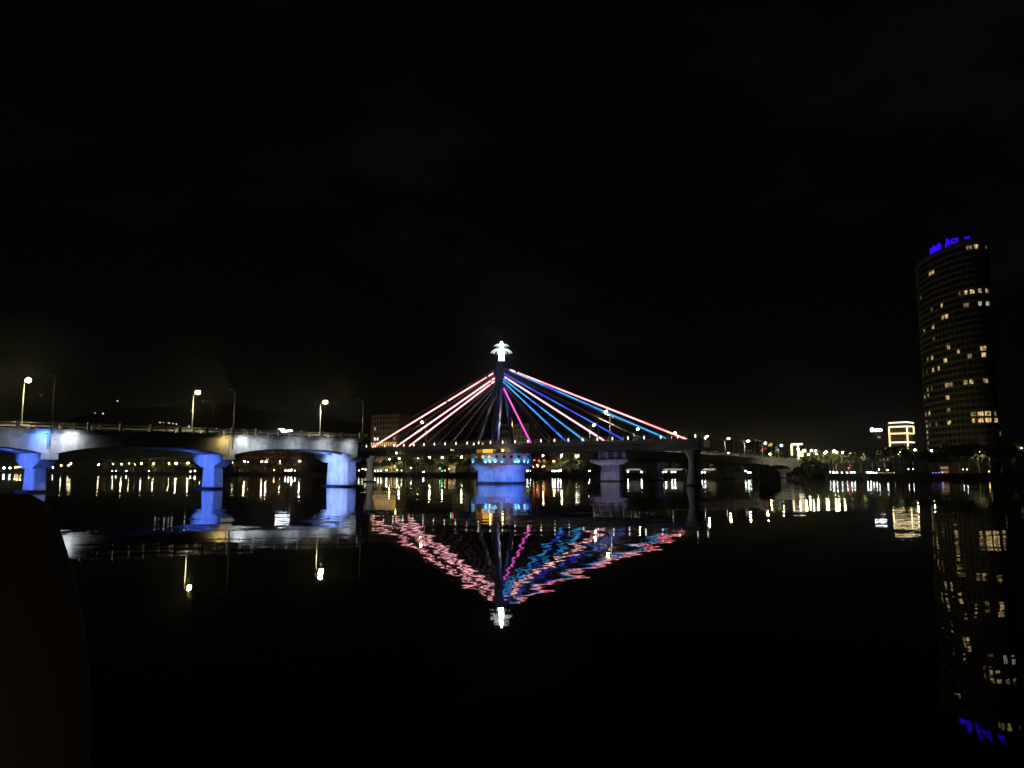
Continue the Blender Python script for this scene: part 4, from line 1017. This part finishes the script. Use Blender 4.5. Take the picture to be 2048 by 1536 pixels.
xs_d = [1700, 1722, 1745, 1768, 1790, 1808, 1826, 1850, 1872, 1900, 1918, 1938, 1958, 1980, 2003, 2026, 2048]
for i, x in enumerate(xs_d):
    tree(x, 8 + 5 * (i % 2), rt.uniform(1.0, 1.25) * (1.12 if x in (1790, 1808, 1918, 1938, 1958) else .95), (1, 3)[i % 2], 'big dark tree on the right bank below the tower, %s from the left' % ORD[i])
xs_b = [(1068, 1.0), (1082, 1.25), (1098, .8), (1130, .85), (1146, 1.0), (1160, .8), (1262, .55), (1276, .6), (1596, 1.2), (1614, 1.35), (1632, 1.4), (1650, 1.0)]
bush0 = None
for i, (x, s) in enumerate(xs_b):
    p = bankpt(x, -3 if x > 1590 or x < 1180 else .8, 945)
    if bush0 is None:
        root = empty('bush', (0, 0, 0)); cm = crown_mesh(40, 1500, 4.2, 2.4, .4); cm.xf(Matrix.Translation((0, 0, 1.6))); cm.build('crown', LEAF2, root, local=True)
        st = MB()
        for k in range(5): st.tube((0, 0, -.9), (math.cos(k * 1.3) * 1.6, math.sin(k * 1.3) * 1.6, 1.8), .1, .04, 5)
        st.build('stem', BARK, root, local=True); bush0 = root; o = root
    else: o = copy_tree(bush0)
    o.location = (p.x, p.y, .8); o.rotation_euler = (0, 0, i * 1.3); o.scale = (s, s, s * (1.15 if x < 1590 else 1.6))
    tag(o, 'black rounded riverside bush, %s from the left along the water' % ORD[i], 'bush', 'dark bushes at the water edge')

# ------------------------------------------------------------------ boat with net canopy, buoy
def boat():
    Y = 243; a = at(1518, 966, Y); b = at(1560, 966, Y); L = (b - a).length; c = (a + b) / 2
    root = empty('fishing_boat', (c.x, c.y, 0)); tag(root, 'black fishing boat with humped canopy, mast and stern pole before the last arch', 'boat')
    m = MB(); n = 10; vs = []
    for i in range(n + 1):
        u = i / n; x = -L / 2 + L * u; wd = 1.1 * math.sin(math.pi * (.12 + .76 * u)) ** .6; zk = .9 + .5 * (2 * u - 1) ** 2
        vs += [(c.x + x, c.y - wd, zk), (c.x + x, c.y - wd * .6, -.25), (c.x + x, c.y + wd * .6, -.25), (c.x + x, c.y + wd, zk)]
    fs = [(0, 1, 2, 3), (n*4+3, n*4+2, n*4+1, n*4)]
    for i in range(n):
        for k in range(4): fs.append((i*4+k, (i+1)*4+k, (i+1)*4+(k+1) % 4, i*4+(k+1) % 4))
    m.add(vs, fs).build('hull', DARK, root)
    m = MB(); prof = [(1517, 958), (1516.5, 948), (1517.5, 941), (1516.5, 937), (1519, 932.5), (1523, 931), (1525, 928.5), (1530, 929.5), (1534, 928.8), (1538, 931), (1541, 934), (1546, 935.5), (1550, 939), (1554, 941), (1557, 945.5), (1558.5, 950), (1559, 958)]
    vs = []
    for (px, py) in prof:
        q = at(px, py, Y)
        for dy in (-1.0, -.6, .6, 1.0): vs.append((q.x, Y + dy, q.z - (.35 if abs(dy) > .8 else 0)))
    fs = []
    for i in range(len(prof) - 1):
        for k in range(3): fs.append((i*4+k, i*4+k+1, i*4+4+k+1, i*4+4+k))
    k0 = [i * 4 for i in range(len(prof))]; k1 = [i * 4 + 3 for i in range(len(prof))]
    fs += [tuple(k0), tuple(k1[::-1])]
    m.add(vs, fs).build('canopy', mat('tarpaulin', (.012, .012, .012), .9), root)
    q = at(1523, 896, Y); MB().tube((q.x, Y - .3, .5), (q.x, Y - .3, q.z), .16, .07).build('mast', DARK, root)
    q = at(1557.5, 943, Y); MB().tube((q.x, Y - .9, -.5), (q.x, Y - .9, q.z), .2, .14).build('stern_pole', DARK, root)
boat()
def buoy():
    Y = 150; q = at(1180, 978, Y)
    root = empty('channel_buoy', (q.x, Y, 0)); tag(root, 'small black channel buoy with a faint white lamp, floating before the violet pier', 'buoy')
    MB().lathe([(.5, -.3), (.62, 0), (.62, .35), (.4, .5), (.22, 1.1), (.1, 1.5)], (q.x, Y, 0), 12).build('float', DARK, root)
    MB().ball((q.x - .25, Y - .2, 1.3), .09).build('lamp', glow('buoy_lamp', (1, .95, .8), 6), root)
buoy()

# ------------------------------------------------------------------ people on the left bridge
def skin_person(name, joints, edges, m, parent=None, sub=1):
    me = bpy.data.meshes.new(name); me.from_pydata([j[:3] for j in joints], edges, []); me.materials.append(m)
    o = bpy.data.objects.new(name, me); col.objects.link(o)
    sk = o.modifiers.new('skin', 'SKIN'); sk.use_smooth_shade = True
    for i, j in enumerate(joints):
        v = me.skin_vertices[0].data[i]; v.radius = (j[3], j[4] if len(j) > 4 else j[3]); v.use_root = (i == 0)
    if sub: s = o.modifiers.new('sub', 'SUBSURF'); s.levels = sub; s.render_levels = sub
    if parent: o.parent = parent
    return o
def walker(h=1.66):
    k = h / 1.7
    J = [(0,0,.95,.15,.12),(0,0,1.15,.13,.1),(0,0,1.36,.17,.1),(0,0,1.47,.06),(0,0,1.56,.085,.1),(0,0,1.66,.075,.09),
         (-.19,0,1.39,.055),(-.24,.02,1.12,.045),(-.22,-.1,.88,.032),(-.21,-.14,.8,.035),(.19,0,1.39,.055),(.24,.03,1.12,.045),(.24,-.05,.87,.032),(.23,-.08,.79,.035),
         (-.1,0,.88,.09),(-.1,-.06,.5,.06),(-.1,.04,.1,.042),(-.1,-.1,.03,.04),(.1,0,.88,.09),(.1,.06,.5,.06),(.1,.0,.1,.042),(.1,-.12,.03,.04)]
    J = [tuple(x * k for x in j) for j in J]
    E = [(0,1),(1,2),(2,3),(3,4),(4,5),(2,6),(6,7),(7,8),(8,9),(2,10),(10,11),(11,12),(12,13),(0,14),(14,15),(15,16),(16,17),(0,18),(18,19),(19,20),(20,21)]
    return J, E
wj, we = walker()
cl = [mat('shirt_pale', (.5, .47, .42), .9), mat('shirt_dark', (.1, .09, .09), .9), mat('shirt_red', (.3, .1, .08), .9), mat('shirt_ochre', (.4, .3, .12), .9)]
HAIR = mat('black_hair', (.02, .017, .015), .6)
wp = {}
for i, (px, ci, what) in enumerate(((123, 0, 'pale shirt'), (127, 2, 'red shirt'), (132, 1, 'dark shirt'), (138, 3, 'ochre shirt'), (147, 0, 'pale shirt'), (152, 1, 'dark shirt'), (187, 1, 'dark shirt'), (199, 0, 'pale shirt'), (489, 0, 'pale shirt'), (513, 3, 'ochre shirt'))):
    t = along(px, 5.4, 850); p = br(t, 5.4)
    if ci not in wp:
        o = skin_person('person', wj, we, cl[ci]); MB().ball((0, .012, 1.615), .098, 10, 8, .95, 1.08, 1.0).build('hair', HAIR, o, local=True, smooth=True); wp[ci] = o
    else: o = copy_tree(wp[ci])
    o.location = (p.x, p.y, ztop(p) - .02); o.rotation_euler = (0, 0, azN + math.pi / 2 + (i * .7 % 1.2 - .6)); 
    tag(o, 'person in %s at the bridge railing, %s from the left' % (what, ORD[i]), 'person', 'people at the bridge railing')

# ------------------------------------------------------------------ person beside the camera, cropped by the left edge
def near_person():
    root = empty('person', (-.62, .95, 2.05)); tag(root, 'dark silhouette of a person close by at the left edge, shoulder and arm in view', 'person')
    SH = mat('brown_cloth', (.2, .15, .1), .95, noise=.3, nscale=8)
    z0 = 2.05
    return root, SH
def near_person_build():
    """stands just left of the camera, forearms held forward; only the near shoulder and arm reach into the frame"""
    root, SH = near_person()
    cx = -.82 + .62      # body axis, local x
    def P(x, y, z, r, r2=None): return (x + .62, y - .95, z - 2.05, r) if r2 is None else (x + .62, y - .95, z - 2.05, r, r2)
    J = [P(-.84,.93,3.00,.16,.13),P(-.84,.93,3.2,.15,.12),P(-.83,.93,3.42,.17,.11),P(-.83,.94,3.56,.07),P(-.83,.96,3.66,.08,.09),P(-.83,.98,3.78,.075,.09),
         P(-.632,.95,3.485,.112,.11),P(-.596,.94,3.37,.105,.095),P(-.583,.94,3.22,.098,.088),P(-.58,.98,3.10,.075,.075),P(-.53,1.20,3.11,.036,.028),
         P(-1.03,.95,3.47,.075),P(-1.08,.93,3.2,.05),P(-1.04,1.1,3.12,.04),P(-1.0,1.2,3.11,.03,.024),
         P(-.75,.93,2.92,.1),P(-.75,.94,2.52,.065),P(-.75,.92,2.13,.045),P(-.74,1.05,2.09,.04),
         P(-.93,.93,2.92,.1),P(-.93,.94,2.52,.065),P(-.93,.92,2.13,.045),P(-.94,1.05,2.09,.04)]
    E = [(0,1),(1,2),(2,3),(3,4),(4,5),(2,6),(6,7),(7,8),(8,9),(9,10),(2,11),(11,12),(12,13),(13,14),(0,15),(15,16),(16,17),(17,18),(0,19),(19,20),(20,21),(21,22)]
    for base, hx in ((10, -.53), (14, -1.0)):
        for k, (dx, ln) in enumerate(((-.03, .066), (-.01, .078), (.011, .073), (.03, .058))):
            a = len(J); J += [P(hx + dx, 1.25, 3.108, .011), P(hx + dx * 1.15, 1.25 + ln * .6, 3.098, .009), P(hx + dx * 1.1, 1.25 + ln * .85, 3.07, .008)]; E += [(base, a), (a, a+1), (a+1, a+2)]
        sg = 1 if hx < -.7 else -1
        a = len(J); J += [P(hx + sg * .045, 1.21, 3.11, .012), P(hx + sg * .06, 1.245, 3.10, .010)]; E += [(base, a), (a, a+1)]
    skin_person('body', J, E, SH, root, 2)
    q = lambda x, y, z: (x + .62, y - .95, z - 2.05)
    MB().ball(q(-.83, .95, 3.73), .115, 16, 12, .92, 1.05, 1.1).ball(q(-.80, .90, 3.58), .105, 14, 10, 1.0, .7, 1.2).ball(q(-.70, .93, 3.53), .07, 12, 8, .9, .8, 1.0).build('hair', HAIR, root, local=True, smooth=True)
near_person_build()

# unseen lamp added behind the camera to give the near person a warm tone
def added_quay_lamp():
    root = empty('added_quay_lamp', (2.4, -5.2, 2.05)); tag(root, 'added unseen warm lamp behind the camera, lighting the near person', 'street lamp')
    MB().lathe([(.09, 0), (.07, 3.2)], (0, 0, 0), 8).build('pole', POLE, root, local=True)
    MB().ball((0, 0, 3.35), .16, 10, 8).build('globe', glow('added_lamp_globe', (1, .8, .5), 36), root, local=True, smooth=True)
added_quay_lamp()

# thin haze volume added to give the lamps soft halos
def haze(density, g):
    m = bpy.data.materials.new('haze'); m.use_nodes = True; t = m.node_tree; t.nodes.clear()
    o = t.nodes.new('ShaderNodeOutputMaterial'); v = t.nodes.new('ShaderNodeVolumePrincipled')
    v.inputs['Color'].default_value = (.9, .9, .9, 1); v.inputs['Density'].default_value = density; v.inputs['Anisotropy'].default_value = g
    t.links.new(v.outputs[0], o.inputs['Volume'])
    h = MB().box(-3600, 3600, -8, 4600, -2.6, 400).build('haze', m); h['kind'] = 'stuff'
haze(.00009, .96)
